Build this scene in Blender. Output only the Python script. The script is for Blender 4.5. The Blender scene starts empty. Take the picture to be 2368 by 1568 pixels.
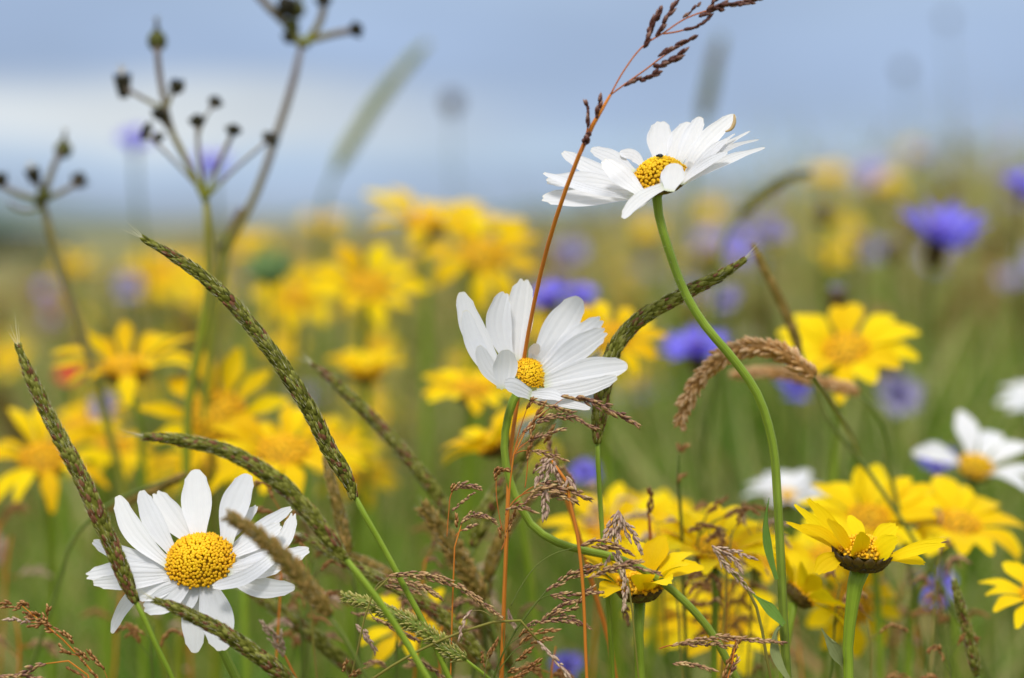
import bpy, math, random
import numpy as np
from mathutils import Vector, Matrix

random.seed(7)
RNG = np.random.default_rng(7)
scene = bpy.context.scene
COL = scene.collection
R = math.radians
V = Vector

# ------------------------------------------------------------------ camera
CAM_H, PITCH = 0.45, R(3.1)
FOCUS = 0.53
FPX = 50.0 / 23.6 * 2367.0          # focal length in units of a 2367 px wide frame
cam_data = bpy.data.cameras.new('camera')
cam_data.lens = 50.0
cam_data.sensor_width = 23.6
cam_data.clip_start = 0.01
cam_data.clip_end = 5000.0
cam_data.dof.use_dof = True
cam_data.dof.focus_distance = FOCUS
cam_data.dof.aperture_fstop = 4.6
cam = bpy.data.objects.new('camera', cam_data)
COL.objects.link(cam)
cam.location = (0, 0, CAM_H)
cam.rotation_euler = (R(90) - PITCH, 0, 0)
scene.camera = cam
CAM_R = cam.rotation_euler.to_matrix()
CAM_P = V((0, 0, CAM_H))

# ------------------------------------------------------------------ light
SUN_EL, SUN_AZ = R(58), R(200)      # high, behind the camera
world = bpy.data.worlds.new('World')
scene.world = world
world.use_nodes = True
wn, wl = world.node_tree.nodes, world.node_tree.links
wn.clear()


def build_world():
    out = wn.new('ShaderNodeOutputWorld')
    sky = wn.new('ShaderNodeTexSky')
    sky.sky_type = 'NISHITA'
    sky.sun_disc = False
    sky.sun_elevation = SUN_EL
    sky.sun_rotation = SUN_AZ
    b1 = wn.new('ShaderNodeBackground')
    b1.inputs['Strength'].default_value = 0.10
    wl.new(sky.outputs[0], b1.inputs[0])
    # cloud layer: stratus, laid out by direction in the sky
    tc = wn.new('ShaderNodeTexCoord')
    sep = wn.new('ShaderNodeSeparateXYZ')
    wl.new(tc.outputs['Generated'], sep.inputs[0])
    mp = wn.new('ShaderNodeMapping')
    mp.inputs['Scale'].default_value = (4.0, 4.0, 30.0)
    wl.new(tc.outputs['Generated'], mp.inputs[0])
    nz = wn.new('ShaderNodeTexNoise')
    nz.inputs['Scale'].default_value = 1.0
    nz.inputs['Detail'].default_value = 3.0
    wl.new(mp.outputs[0], nz.inputs['Vector'])

    def math_(op, a, b=None, c=None):
        n = wn.new('ShaderNodeMath')
        n.operation = op
        for i, x in enumerate((a, b, c)):
            if x is None:
                continue
            if isinstance(x, (int, float)):
                n.inputs[i].default_value = x
            else:
                wl.new(x, n.inputs[i])
        return n.outputs[0]
    wob = math_('MULTIPLY_ADD', nz.outputs[0], 0.056, -0.028)
    tilt = math_('MULTIPLY', sep.outputs[0], 0.03)
    el = math_('ADD', math_('ADD', sep.outputs[2], wob), tilt)
    ramp = wn.new('ShaderNodeValToRGB')
    cr = ramp.color_ramp
    cr.interpolation = 'EASE'
    stops = [(0.000, (.33, .40, .49)), (0.010, (.39, .50, .68)), (0.033, (.45, .59, .77)),
             (0.062, (.345, .455, .66)), (0.085, (.36, .475, .69)), (0.11, (.40, .52, .72)),
             (0.30, (.58, .66, .78)), (0.62, (1.0, 1.03, 1.08)), (1.0, (1.2, 1.2, 1.22))]
    while len(cr.elements) < len(stops):
        cr.elements.new(0.5)
    for e, (p, c) in zip(cr.elements, stops):
        e.position = p
        e.color = (*c, 1)
    wl.new(el, ramp.inputs[0])
    # the pale gap under the cloud deck, strongest in the left of the view
    band = wn.new('ShaderNodeMapRange')
    band.interpolation_type = 'SMOOTHSTEP'
    d = math_('ABSOLUTE', math_('SUBTRACT', el, 0.044))
    wl.new(d, band.inputs[0])
    for i, x in zip((1, 2, 3, 4), (0.020, 0.004, 0.0, 1.0)):
        band.inputs[i].default_value = x
    side = wn.new('ShaderNodeMapRange')
    side.interpolation_type = 'SMOOTHSTEP'
    wl.new(sep.outputs[0], side.inputs[0])
    for i, x in zip((1, 2, 3, 4), (0.06, -0.16, 0.0, 1.0)):
        side.inputs[i].default_value = x
    f = math_('MULTIPLY', band.outputs[0], side.outputs[0])
    f = math_('MULTIPLY', f, math_('MULTIPLY_ADD', nz.outputs[0], 0.7, 0.55))
    mix = wn.new('ShaderNodeMix')
    mix.data_type = 'RGBA'
    mix.clamp_factor = True
    wl.new(f, mix.inputs['Factor'])
    wl.new(ramp.outputs[0], mix.inputs['A'])
    mix.inputs['B'].default_value = (.70, .75, .79, 1)
    b2 = wn.new('ShaderNodeBackground')
    wl.new(mix.outputs['Result'], b2.inputs[0])
    # lighter and darker folds of the cloud deck
    mp2 = wn.new('ShaderNodeMapping')
    mp2.inputs['Scale'].default_value = (7.0, 7.0, 22.0)
    wl.new(tc.outputs['Generated'], mp2.inputs[0])
    nz2 = wn.new('ShaderNodeTexNoise')
    nz2.inputs['Scale'].default_value = 1.0
    nz2.inputs['Detail'].default_value = 4.0
    wl.new(mp2.outputs[0], nz2.inputs['Vector'])
    wl.new(math_('MULTIPLY_ADD', nz2.outputs[0], 0.46, 0.69), b2.inputs['Strength'])
    ms = wn.new('ShaderNodeMixShader')
    ms.inputs[0].default_value = 0.94
    wl.new(b1.outputs[0], ms.inputs[1])
    wl.new(b2.outputs[0], ms.inputs[2])
    wl.new(ms.outputs[0], out.inputs[0])


build_world()
sun_data = bpy.data.lights.new('sun', 'SUN')
sun_data.energy = 2.3
sun_data.angle = R(12)
sun_data.color = (1.0, 0.965, 0.90)
sun = bpy.data.objects.new('sun', sun_data)
COL.objects.link(sun)
sun.rotation_euler = (R(90) - SUN_EL, 0, R(180) - SUN_AZ + R(180) + R(0))
_sd = V((math.sin(SUN_AZ) * math.cos(SUN_EL), math.cos(SUN_AZ) * math.cos(SUN_EL), math.sin(SUN_EL)))
sun.rotation_euler = _sd.to_track_quat('Z', 'Y').to_euler()

scene.render.engine = 'CYCLES'
scene.view_settings.view_transform = 'Standard'
scene.view_settings.look = 'None'
scene.view_settings.exposure = 0.14
scene.view_settings.gamma = 1.0
scene.cycles.use_denoising = True
try:
    scene.cycles.denoiser = 'OPENIMAGEDENOISE'
except Exception:
    pass
scene.cycles.max_bounces = 8
scene.cycles.transparent_max_bounces = 8

# ------------------------------------------------------------------ helpers


def cdir(x, y, z):
    """camera-frame direction (right, up, towards the viewer) to world"""
    return CAM_R @ V((x, y, z))


def P(u, v, d):
    return CAM_P + CAM_R @ V(((u - 1183.5) / FPX * d, -(v - 784.0) / FPX * d, -d))


def ss(a, b, x):
    t = min(1.0, max(0.0, (x - a) / (b - a)))
    return t * t * (3 - 2 * t)


def ground_z(x, y):
    """the meadow climbs gently to the right and falls away on the far left"""
    if y <= 0:
        return 0.0
    a = x / max(y, 0.05)
    return min(y, 16.0) * 0.040 * ss(-0.06, 0.26, a) - min(y, 320.0) * 0.020 * ss(-0.11, -0.22, a) * ss(1.0, 4.0, y)


def catmull(pts, n):
    """n points along a smooth curve through pts (tuples of floats of any length), paced by chord length"""
    a = np.array([tuple(p) for p in pts], float)
    if len(a) == 2:
        t = np.linspace(0, 1, n)[:, None]
        return a[0] * (1 - t) + a[1] * t
    h = np.maximum(np.linalg.norm(np.diff(a[:, :3], axis=0), axis=1), 1e-9)
    sl = np.diff(a, axis=0) / h[:, None]
    m = np.empty_like(a)
    m[1:-1] = (sl[:-1] * h[1:, None] + sl[1:] * h[:-1, None]) / (h[1:] + h[:-1])[:, None]
    m[0] = 1.5 * sl[0] - .5 * m[1]
    m[-1] = 1.5 * sl[-1] - .5 * m[-2]
    cum = np.concatenate([[0], np.cumsum(h)])
    x = np.linspace(0, cum[-1], n)
    k = np.clip(np.searchsorted(cum, x, 'right') - 1, 0, len(a) - 2)
    H = h[k][:, None]
    f = ((x - cum[k]) / h[k])[:, None]
    return ((2 * f ** 3 - 3 * f ** 2 + 1) * a[k] + (f ** 3 - 2 * f ** 2 + f) * H * m[k]
            + (3 * f ** 2 - 2 * f ** 3) * a[k + 1] + (f ** 3 - f ** 2) * H * m[k + 1])


class MB:
    """collects shapes and links them as one mesh object"""

    def __init__(s):
        s.v, s.f, s.t, s.m, s.uv = [], [], [], [], []
        s.mi = 0

    def add(s, vs, fs, tint=0.5, uv=None):
        o = len(s.v)
        s.v.extend(vs)
        s.t.extend(tint if isinstance(tint, list) else [tint] * len(vs))
        s.uv.extend(uv if uv else [(0.5, 0.5)] * len(vs))
        s.f.extend([tuple(i + o for i in f) for f in fs])
        s.m.extend([s.mi] * len(fs))

    def tube(s, pts, rad, seg=8, tint=0.5, n=None, cap=True):
        n = n or max(4, 4 * len(pts))
        if isinstance(rad, (int, float)):
            rad = [rad] * len(pts)
        c = catmull([(*p, r) for p, r in zip(pts, rad)], n)
        C = [V(x[:3]) for x in c]
        rr = np.maximum(c[:, 3], 1e-6)
        ref = None
        vs, fs, uvs, tn = [], [], [], []
        for i in range(n):
            T = (C[min(i + 1, n - 1)] - C[max(i - 1, 0)])
            T = T.normalized() if T.length > 1e-12 else V((0, 0, 1))
            if ref is None:
                ref = T.orthogonal().normalized()
            ref = ref - T * ref.dot(T)
            ref = ref.normalized() if ref.length > 1e-9 else T.orthogonal().normalized()
            B = T.cross(ref)
            for k in range(seg):
                a = 2 * math.pi * k / seg
                vs.append(C[i] + (ref * math.cos(a) + B * math.sin(a)) * rr[i])
                uvs.append((k / seg, i / (n - 1)))
                tn.append(tint[min(len(tint) - 1, int(i / n * len(tint)))] if isinstance(tint, list) else tint)
        for i in range(n - 1):
            for k in range(seg):
                k2 = (k + 1) % seg
                fs.append((i * seg + k, i * seg + k2, (i + 1) * seg + k2, (i + 1) * seg + k))
        if cap:
            fs.append(tuple(range(seg))[::-1])
            fs.append(tuple((n - 1) * seg + k for k in range(seg)))
        s.add(vs, fs, tn, uvs)

    def lens(s, base, axis, length, width, tint=0.5, seg=5, flat=None, fat=0.4, bend=None):
        """a spindle: spikelet, floret, bract or seed"""
        A = axis.normalized()
        U = (flat - A * flat.dot(A)) if flat is not None else A.orthogonal()
        U = U.normalized() if U.length > 1e-9 else A.orthogonal().normalized()
        W = A.cross(U)
        uw = 0.5 * width
        ww = uw if flat is None else uw * 0.45
        vs, uvs = [base.copy()], [(0.5, 0)]
        for (t, r) in ((.16, .62), (fat, 1.0), (.74, .66)):
            for k in range(seg):
                a = 2 * math.pi * k / seg
                p = base + A * (length * t) + W * (math.cos(a) * uw * r) + U * (math.sin(a) * ww * r)
                if bend is not None:
                    p = p + bend * (t * t)
                vs.append(p)
                uvs.append((k / seg, t))
        tip = base + A * length
        if bend is not None:
            tip = tip + bend
        vs.append(tip)
        uvs.append((0.5, 1))
        fs = []
        for k in range(seg):
            k2 = (k + 1) % seg
            fs.append((0, 1 + k2, 1 + k))
            for r in range(2):
                fs.append((1 + r * seg + k, 1 + r * seg + k2, 1 + (r + 1) * seg + k2, 1 + (r + 1) * seg + k))
            fs.append((1 + 2 * seg + k, 1 + 2 * seg + k2, 1 + 3 * seg))
        s.add(vs, fs, tint, uvs)

    def hair(s, a, b, r, tint=0.9):
        A = (b - a).normalized()
        U = A.orthogonal().normalized()
        W = A.cross(U)
        vs = [a + U * r, a - U * r * .5 + W * r * .87, a - U * r * .5 - W * r * .87, b]
        s.add(vs, [(0, 1, 3), (1, 2, 3), (2, 0, 3)], tint)

    def ellipsoid(s, c, ax, r1, r2, tint=0.5, seg=12, rings=7):
        """r1 along ax, r2 around it"""
        A = ax.normalized()
        U = A.orthogonal().normalized()
        W = A.cross(U)
        vs, fs = [c - A * r1], []
        for i in range(1, rings):
            th = math.pi * i / rings
            for k in range(seg):
                a = 2 * math.pi * k / seg
                vs.append(c - A * (r1 * math.cos(th)) + (U * math.cos(a) + W * math.sin(a)) * (r2 * math.sin(th)))
        vs.append(c + A * r1)
        for k in range(seg):
            k2 = (k + 1) % seg
            fs.append((0, 1 + k2, 1 + k))
            for i in range(rings - 2):
                o = 1 + i * seg
                fs.append((o + k, o + k2, o + seg + k2, o + seg + k))
            fs.append((1 + (rings - 2) * seg + k, 1 + (rings - 2) * seg + k2, len(vs) - 1))
        s.add(vs, fs, tint)

    def petal(s, pts, w, nrm, cup=0.10, notch=0.05, a=0.16, base=0.34, nu=9, nv=13, tint=0.5, tipw=0.45, ridge=0.014, twist=0.0, visw=False):
        c = catmull(pts, 40)
        n2 = len(c)

        def at(t):
            x = t * (n2 - 1)
            i = min(n2 - 2, int(x))
            return V(c[i] * (1 - (x - i)) + c[i + 1] * (x - i))
        ph = random.random() * 6.28
        vs, fs, uvs = [], [], []
        view = cdir(0, 0, 1)
        for j in range(nv):
            t = j / (nv - 1)
            t = 1 - (1 - t) ** 1.25
            T = (at(min(1, t + .03)) - at(max(0, t - .03))).normalized()
            S = T.cross(nrm)
            S = S.normalized() if S.length > 1e-6 else T.orthogonal().normalized()
            if twist:
                S = Matrix.Rotation(twist * t, 3, T) @ S
            N = S.cross(T).normalized()
            k = 1.0
            if visw:
                # w is the width as seen: widen a petal that is turned away
                Ts = T - view * T.dot(view)
                Ss = S - view * S.dot(view)
                if Ts.length > 1e-4:
                    Ts.normalize()
                    pr = (Ss - Ts * Ss.dot(Ts)).length
                    k = 1 / max(0.5, pr)
            g = base + (1 - base) * ss(0, .62, t)
            g *= 1 - tipw * ss(.66, 1.0, t) ** 1.3
            for i in range(nu):
                x = -1 + 2 * i / (nu - 1)
                L = 1 - a * abs(x) ** 2.4 - notch * (0.5 - 0.5 * math.cos(3 * math.pi * x + math.pi)) * (0.5 + 0.5 * math.sin(ph + 2 * x))
                cc = at(max(0, min(1, t * L)))
                p = cc + S * (x * w * .5 * g * k) + N * (w * (cup * x * x * g + ridge * math.cos(4 * math.pi * x) * (1 - t * .5)))
                vs.append(p)
                uvs.append((i / (nu - 1), t))
        for j in range(nv - 1):
            for i in range(nu - 1):
                fs.append((j * nu + i, j * nu + i + 1, (j + 1) * nu + i + 1, (j + 1) * nu + i))
        s.add(vs, fs, tint, uvs)

    def build(s, name, mat, parent=None, smooth=True):
        me = bpy.data.meshes.new(name)
        me.from_pydata([tuple(v) for v in s.v], [], s.f)
        mats = mat if isinstance(mat, (list, tuple)) else [mat]
        for m in mats:
            me.materials.append(m)
        if len(mats) > 1:
            me.polygons.foreach_set('material_index', s.m)
        at = me.attributes.new('tint', 'FLOAT', 'POINT')
        at.data.foreach_set('value', s.t)
        uvl = me.uv_layers.new(name='UVMap')
        li = np.empty(len(me.loops), np.int32)
        me.loops.foreach_get('vertex_index', li)
        uvl.data.foreach_set('uv', np.array(s.uv, np.float32)[li].ravel())
        if smooth:
            me.polygons.foreach_set('use_smooth', [True] * len(me.polygons))
        me.update()
        o = bpy.data.objects.new(name, me)
        COL.objects.link(o)
        if parent is not None:
            o.parent = parent
            o.matrix_parent_inverse = Matrix.Translation(-parent.location)
        return o


def tag(o, label=None, cat=None, group=None, kind=None):
    if label:
        o['label'] = label
    if cat:
        o['category'] = cat
    if group:
        o['group'] = group
    if kind:
        o['kind'] = kind
    return o


def thing(name, label, cat, loc=(0, 0, 0), group=None):
    o = bpy.data.objects.new(name, None)
    COL.objects.link(o)
    o.location = loc
    o.empty_display_size = 0.01
    return tag(o, label, cat, group, 'thing')


# ------------------------------------------------------------------ materials


def tinted(name, stops, rough=0.6, trans=0.0, noise=(0, 0), ridges=0.0, spec=0.3, bump=0.0, rand=0.0, along=None, stripe=0.0):
    """ramp over the mesh's own 'tint' plus noise; optional lengthwise ridges from the UVs"""
    m = bpy.data.materials.new(name)
    m.use_nodes = True
    n, l = m.node_tree.nodes, m.node_tree.links
    n.clear()
    out = n.new('ShaderNodeOutputMaterial')
    pr = n.new('ShaderNodeBsdfPrincipled')
    pr.inputs['Roughness'].default_value = rough
    pr.inputs['Specular IOR Level'].default_value = spec
    at = n.new('ShaderNodeAttribute')
    at.attribute_name = 'tint'
    fac = at.outputs['Fac']

    def mth(op, a, b):
        x = n.new('ShaderNodeMath')
        x.operation = op
        for i, q in enumerate((a, b)):
            if isinstance(q, (int, float)):
                x.inputs[i].default_value = q
            else:
                l.new(q, x.inputs[i])
        return x.outputs[0]
    geo = n.new('ShaderNodeNewGeometry')
    if noise[1]:
        nz = n.new('ShaderNodeTexNoise')
        nz.inputs['Scale'].default_value = noise[0]
        nz.inputs['Detail'].default_value = 3
        l.new(geo.outputs['Position'], nz.inputs['Vector'])
        fac = mth('ADD', fac, mth('MULTIPLY', mth('SUBTRACT', nz.outputs[0], 0.5), noise[1] * 2))
    if rand:
        oi = n.new('ShaderNodeObjectInfo')
        fac = mth('ADD', fac, mth('MULTIPLY', mth('SUBTRACT', oi.outputs['Random'], 0.5), rand * 2))
    uv = n.new('ShaderNodeUVMap')
    uv.uv_map = 'UVMap'
    su = n.new('ShaderNodeSeparateXYZ')
    l.new(uv.outputs[0], su.inputs[0])
    if stripe:
        nzs = n.new('ShaderNodeTexNoise')
        nzs.inputs['Scale'].default_value = 9
        l.new(su.outputs[0], nzs.inputs['Vector'])
        fac = mth('ADD', fac, mth('MULTIPLY', mth('SUBTRACT', nzs.outputs[0], 0.5), stripe * 2))
    ramp = n.new('ShaderNodeValToRGB')
    cr = ramp.color_ramp
    while len(cr.elements) < len(stops):
        cr.elements.new(0.5)
    for e, (p, c) in zip(cr.elements, stops):
        e.position = p
        e.color = (*c, 1)
    l.new(fac, ramp.inputs[0])
    colr = ramp.outputs[0]
    if along:
        # colour along the length of the part: list of (pos, colour, amount)
        r2 = n.new('ShaderNodeValToRGB')
        c2 = r2.color_ramp
        while len(c2.elements) < len(along):
            c2.elements.new(0.5)
        for e, (p, c, a_) in zip(c2.elements, along):
            e.position = p
            e.color = (*c, a_)
        l.new(su.outputs[1], r2.inputs[0])
        mx = n.new('ShaderNodeMix')
        mx.data_type = 'RGBA'
        l.new(r2.outputs[1], mx.inputs['Factor'])
        l.new(colr, mx.inputs['A'])
        l.new(r2.outputs[0], mx.inputs['B'])
        colr = mx.outputs['Result']
    l.new(colr, pr.inputs['Base Color'])
    hgt = None
    if ridges:
        w = mth('SINE', mth('MULTIPLY', su.outputs[0], 26.0), 0)
        nz2 = n.new('ShaderNodeTexNoise')
        nz2.inputs['Scale'].default_value = 14
        l.new(su.outputs[0], nz2.inputs['Vector'])
        hgt = mth('ADD', mth('MULTIPLY', w, 0.22), mth('MULTIPLY', nz2.outputs[0], 1.2))
        k = ridges
    elif bump:
        nz3 = n.new('ShaderNodeTexNoise')
        nz3.inputs['Scale'].default_value = 2500
        l.new(geo.outputs['Position'], nz3.inputs['Vector'])
        hgt, k = nz3.outputs[0], bump
    bp = None
    if hgt is not None:
        bp = n.new('ShaderNodeBump')
        bp.inputs['Strength'].default_value = k
        bp.inputs['Distance'].default_value = 0.0003
        l.new(hgt, bp.inputs['Height'])
        l.new(bp.outputs[0], pr.inputs['Normal'])
    if trans:
        tr = n.new('ShaderNodeBsdfTranslucent')
        l.new(colr, tr.inputs[0])
        if bp:
            l.new(bp.outputs[0], tr.inputs['Normal'])
        ms = n.new('ShaderNodeMixShader')
        ms.inputs[0].default_value = trans
        l.new(pr.outputs[0], ms.inputs[1])
        l.new(tr.outputs[0], ms.inputs[2])
        l.new(ms.outputs[0], out.inputs[0])
    else:
        l.new(pr.outputs[0], out.inputs[0])
    return m


def S(r, g, b):
    """sRGB 0-255 to linear"""
    f = lambda c: (c / 255 / 12.92) if c / 255 <= .04045 else ((c / 255 + .055) / 1.055) ** 2.4
    return (f(r), f(g), f(b))


M = dict(
    white=tinted('white_petal', [(0, (.76, .77, .81)), (1, (.88, .88, .90))], .5, .30, (400, .3), ridges=.45, spec=.15, stripe=.3,
                 along=[(0, (.62, .70, .36), .8), (.13, (.82, .82, .80), .25), (.3, (.84, .84, .86), 0), (.97, (.84, .84, .86), 0), (1, (.80, .74, .55), .55)]),
    brown_edge=tinted('browned_petal_edge', [(0, S(206, 170, 116)), (1, S(232, 206, 160))], .7, .1, (900, .4)),
    yellow=tinted('yellow_petal', [(0, (.78, .50, .002)), (.5, (.88, .62, .003)), (1, (.92, .70, .006))], .55, .28, (200, .25), ridges=.35, rand=.25, spec=.08,
                  along=[(0, (.80, .40, .002), .5), (.4, (.88, .6, .003), 0), (1, (.9, .66, .003), 0)]),
    gold=tinted('golden_petal', [(0, (.74, .43, .002)), (.5, (.85, .56, .002)), (1, (.91, .66, .003))], .55, .28, (200, .25), ridges=.35, rand=.25, spec=.08,
                along=[(0, (.76, .38, .002), .5), (.45, (.8, .5, .003), 0), (1, (.86, .56, .003), 0)]),
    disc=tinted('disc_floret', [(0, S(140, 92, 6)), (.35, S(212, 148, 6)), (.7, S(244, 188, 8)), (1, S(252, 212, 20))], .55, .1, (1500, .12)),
    disc_mid=tinted('marigold_disc', [(0, S(176, 112, 4)), (.5, S(232, 168, 6)), (1, S(250, 196, 8))], .6, .05, (1200, .25), rand=.1),
    disc_base=tinted('disc_base', [(0, S(120, 108, 8)), (1, S(190, 145, 8))], .7, 0, (900, .3)),
    stem=tinted('green_stem', [(0, S(92, 110, 18)), (.5, S(124, 148, 32)), (1, S(158, 180, 64))], .5, 0, (90, .35), ridges=.6, stripe=.6),
    stem_daisy=tinted('daisy_stem', [(0, S(98, 118, 22)), (.5, S(128, 152, 40)), (1, S(162, 184, 76))], .5, 0, (120, .4), ridges=.7, stripe=.8,
                      along=[(0, S(120, 150, 30), 0), (.10, S(120, 140, 34), .1), (.26, S(98, 104, 36), .55), (1, S(90, 100, 36), .6)]),
    stem_dark=tinted('olive_stem', [(0, S(70, 88, 28)), (.5, S(98, 112, 40)), (1, S(132, 140, 62))], .5, 0, (90, .4), ridges=.6, stripe=.5),
    stem_orange=tinted('orange_brown_stem', [(0, S(186, 124, 40)), (.35, S(204, 122, 36)), (.7, S(160, 76, 50)), (1, S(150, 92, 84))], .5, 0, (90, .12), ridges=.4),
    stem_dry=tinted('grey_dry_stem', [(0, S(126, 136, 22)), (.4, S(122, 112, 50)), (1, S(112, 100, 94))], .7, 0, (120, .2)),
    leaf=tinted('green_leaf', [(0, S(84, 120, 40)), (1, S(132, 168, 70))], .5, .25, (200, .4), ridges=.5),
    umbel=tinted('feathery_umbel', [(0, S(96, 138, 70)), (1, S(150, 178, 120))], .6, .4),
    leaf_dry=tinted('greying_leaf', [(0, S(112, 118, 66)), (1, S(168, 178, 120))], .6, .2, (250, .4), ridges=.4),
    bract=tinted('bract', [(0, S(42, 34, 10)), (.5, S(92, 70, 18)), (1, S(110, 116, 44))], .6, 0, (900, .35)),
    fox=tinted('foxtail_spikelet', [(0, S(62, 64, 16)), (.3, S(98, 100, 30)), (.62, S(142, 142, 68)), (.78, S(92, 56, 34)), (1, S(126, 84, 60))], .65, .05, (420, .22), rand=.06, spec=.12),
    timothy=tinted('timothy_spikelet', [(0, S(92, 110, 34)), (.5, S(142, 148, 62)), (1, S(196, 178, 112))], .6, .05, (700, .2)),
    brownspike=tinted('brown_spikelet', [(0, S(84, 74, 22)), (.5, S(130, 108, 40)), (1, S(172, 138, 78))], .6, .05, (700, .2)),
    wheat=tinted('tan_spikelet', [(0, S(134, 94, 42)), (.5, S(192, 144, 82)), (1, S(224, 186, 142))], .6, .05, (700, .2)),
    dark_spk=tinted('dark_red_brown_spikelet', [(0, S(52, 26, 22)), (.6, S(86, 46, 38)), (1, S(150, 116, 100))], .55, .05, (700, .15)),
    purple_spk=tinted('purple_brown_spikelet', [(0, S(78, 46, 40)), (.4, S(124, 84, 70)), (.75, S(184, 146, 96)), (1, S(216, 190, 136))], .5, .08, (800, .15)),
    pale_spk=tinted('pale_dry_spikelet', [(0, S(118, 84, 80)), (.4, S(176, 144, 128)), (1, S(222, 198, 166))], .5, .1, (800, .15)),
    rust_spk=tinted('rust_brown_spikelet', [(0, S(76, 44, 18)), (.5, S(136, 88, 40)), (1, S(196, 152, 96))], .5, .05, (800, .15)),
    hair=tinted('pale_hair', [(0, S(150, 140, 90)), (1, S(216, 212, 180))], .5, .2),
    corn=tinted('cornflower_floret', [(0, (.17, .14, .72)), (.5, (.29, .25, .93)), (1, (.40, .36, .96))], .55, .35, (300, .2), rand=.2),
    corn_pale=tinted('faded_cornflower_floret', [(0, (.22, .19, .40)), (.5, (.36, .33, .52)), (1, (.50, .48, .62))], .6, .25, (300, .2), rand=.2),
    corn_core=tinted('cornflower_core', [(0, (.09, .05, .36)), (1, (.20, .12, .58))], .6, 0, (600, .3)),
    seed=tinted('dark_seed_head', [(0, S(22, 20, 14)), (.5, S(52, 48, 26)), (.8, S(84, 88, 30)), (1, S(176, 168, 150))], .7, 0, (700, .2)),
    poppy=tinted('red_petal', [(0, (.55, .05, .02)), (1, (.75, .10, .05))], .5, .3, (200, .3)),
    beetle=tinted('beetle_shell', [(0, (.004, .007, .012)), (1, (.012, .02, .03))], .18, 0, (2000, .3), spec=.7),
    tree_leaf=tinted('tree_leaf', [(0, (.022, .045, .018)), (1, (.06, .10, .035))], .7, .15, (.6, .3)),
    grass=tinted('meadow_grass', [(0, S(70, 112, 10)), (.2, S(116, 148, 30)), (.38, S(146, 156, 66)), (.58, S(190, 186, 126)), (.8, S(196, 160, 104)), (1, S(146, 100, 70))], .6, .3, (7, .12)),
)

# ------------------------------------------------------------------ the setting


def build_ground():
    ys = np.concatenate([np.linspace(-30, -1, 8), np.linspace(0, 3, 16), np.linspace(3.5, 20, 24), np.linspace(24, 120, 14), np.linspace(160, 2500, 14)])
    xs = np.linspace(-1, 1, 61)
    vs, fs = [], []
    for y in ys:
        for x in xs:
            X = x * (abs(y) * .6 + 8)
            vs.append((X, y, ground_z(X, y)))
    n = len(xs)
    for j in range(len(ys) - 1):
        for i in range(n - 1):
            fs.append((j * n + i, j * n + i + 1, (j + 1) * n + i + 1, (j + 1) * n + i))
    me = bpy.data.meshes.new('ground')
    me.from_pydata(vs, [], fs)
    me.polygons.foreach_set('use_smooth', [True] * len(me.polygons))
    m = bpy.data.materials.new('meadow_soil')
    m.use_nodes = True
    nt = m.node_tree
    pr = nt.nodes['Principled BSDF']
    pr.inputs['Roughness'].default_value = .95
    geo = nt.nodes.new('ShaderNodeNewGeometry')
    nz = nt.nodes.new('ShaderNodeTexNoise')
    nz.inputs['Scale'].default_value = 3.5
    nz.inputs['Detail'].default_value = 6
    rp = nt.nodes.new('ShaderNodeValToRGB')
    cr = rp.color_ramp
    cr.elements[0].position, cr.elements[0].color = .3, (*S(84, 92, 36), 1)
    cr.elements[1].position, cr.elements[1].color = .7, (*S(138, 128, 76), 1)
    nt.links.new(geo.outputs['Position'], nz.inputs['Vector'])
    nt.links.new(nz.outputs[0], rp.inputs[0])
    nt.links.new(rp.outputs[0], pr.inputs['Base Color'])
    me.materials.append(m)
    o = bpy.data.objects.new('ground', me)
    COL.objects.link(o)
    tag(o, 'meadow floor of green and brown soil', 'ground', kind='structure')
    # wooded hills on the horizon
    mb = MB()
    nx = 90
    rows = []
    for j, (dy, hh) in enumerate(((0, 0), (60, .6), (160, 1.0), (400, .7))):
        for i in range(nx):
            a = -.45 + .9 * i / (nx - 1)
            y = 1500 + dy
            crest = 5 + 7 * ss(-.10, -.25, a) + 4 * math.sin(a * 17 + 1) + 2.4 * math.sin(a * 51) + 1.5 * math.sin(a * 130)
            rows.append(V((y * a, y, crest * hh - .5)))
    fs = [(j * nx + i, j * nx + i + 1, (j + 1) * nx + i + 1, (j + 1) * nx + i) for j in range(3) for i in range(nx - 1)]
    mb.add(rows, fs, .5)
    hm = tinted('wooded_hill', [(0, S(64, 84, 70)), (1, S(96, 116, 104))], .95, 0, (.02, .5))
    tag(mb.build('hills', hm), 'dark wooded hills along the horizon', 'hills', kind='structure')


build_ground()


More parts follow.
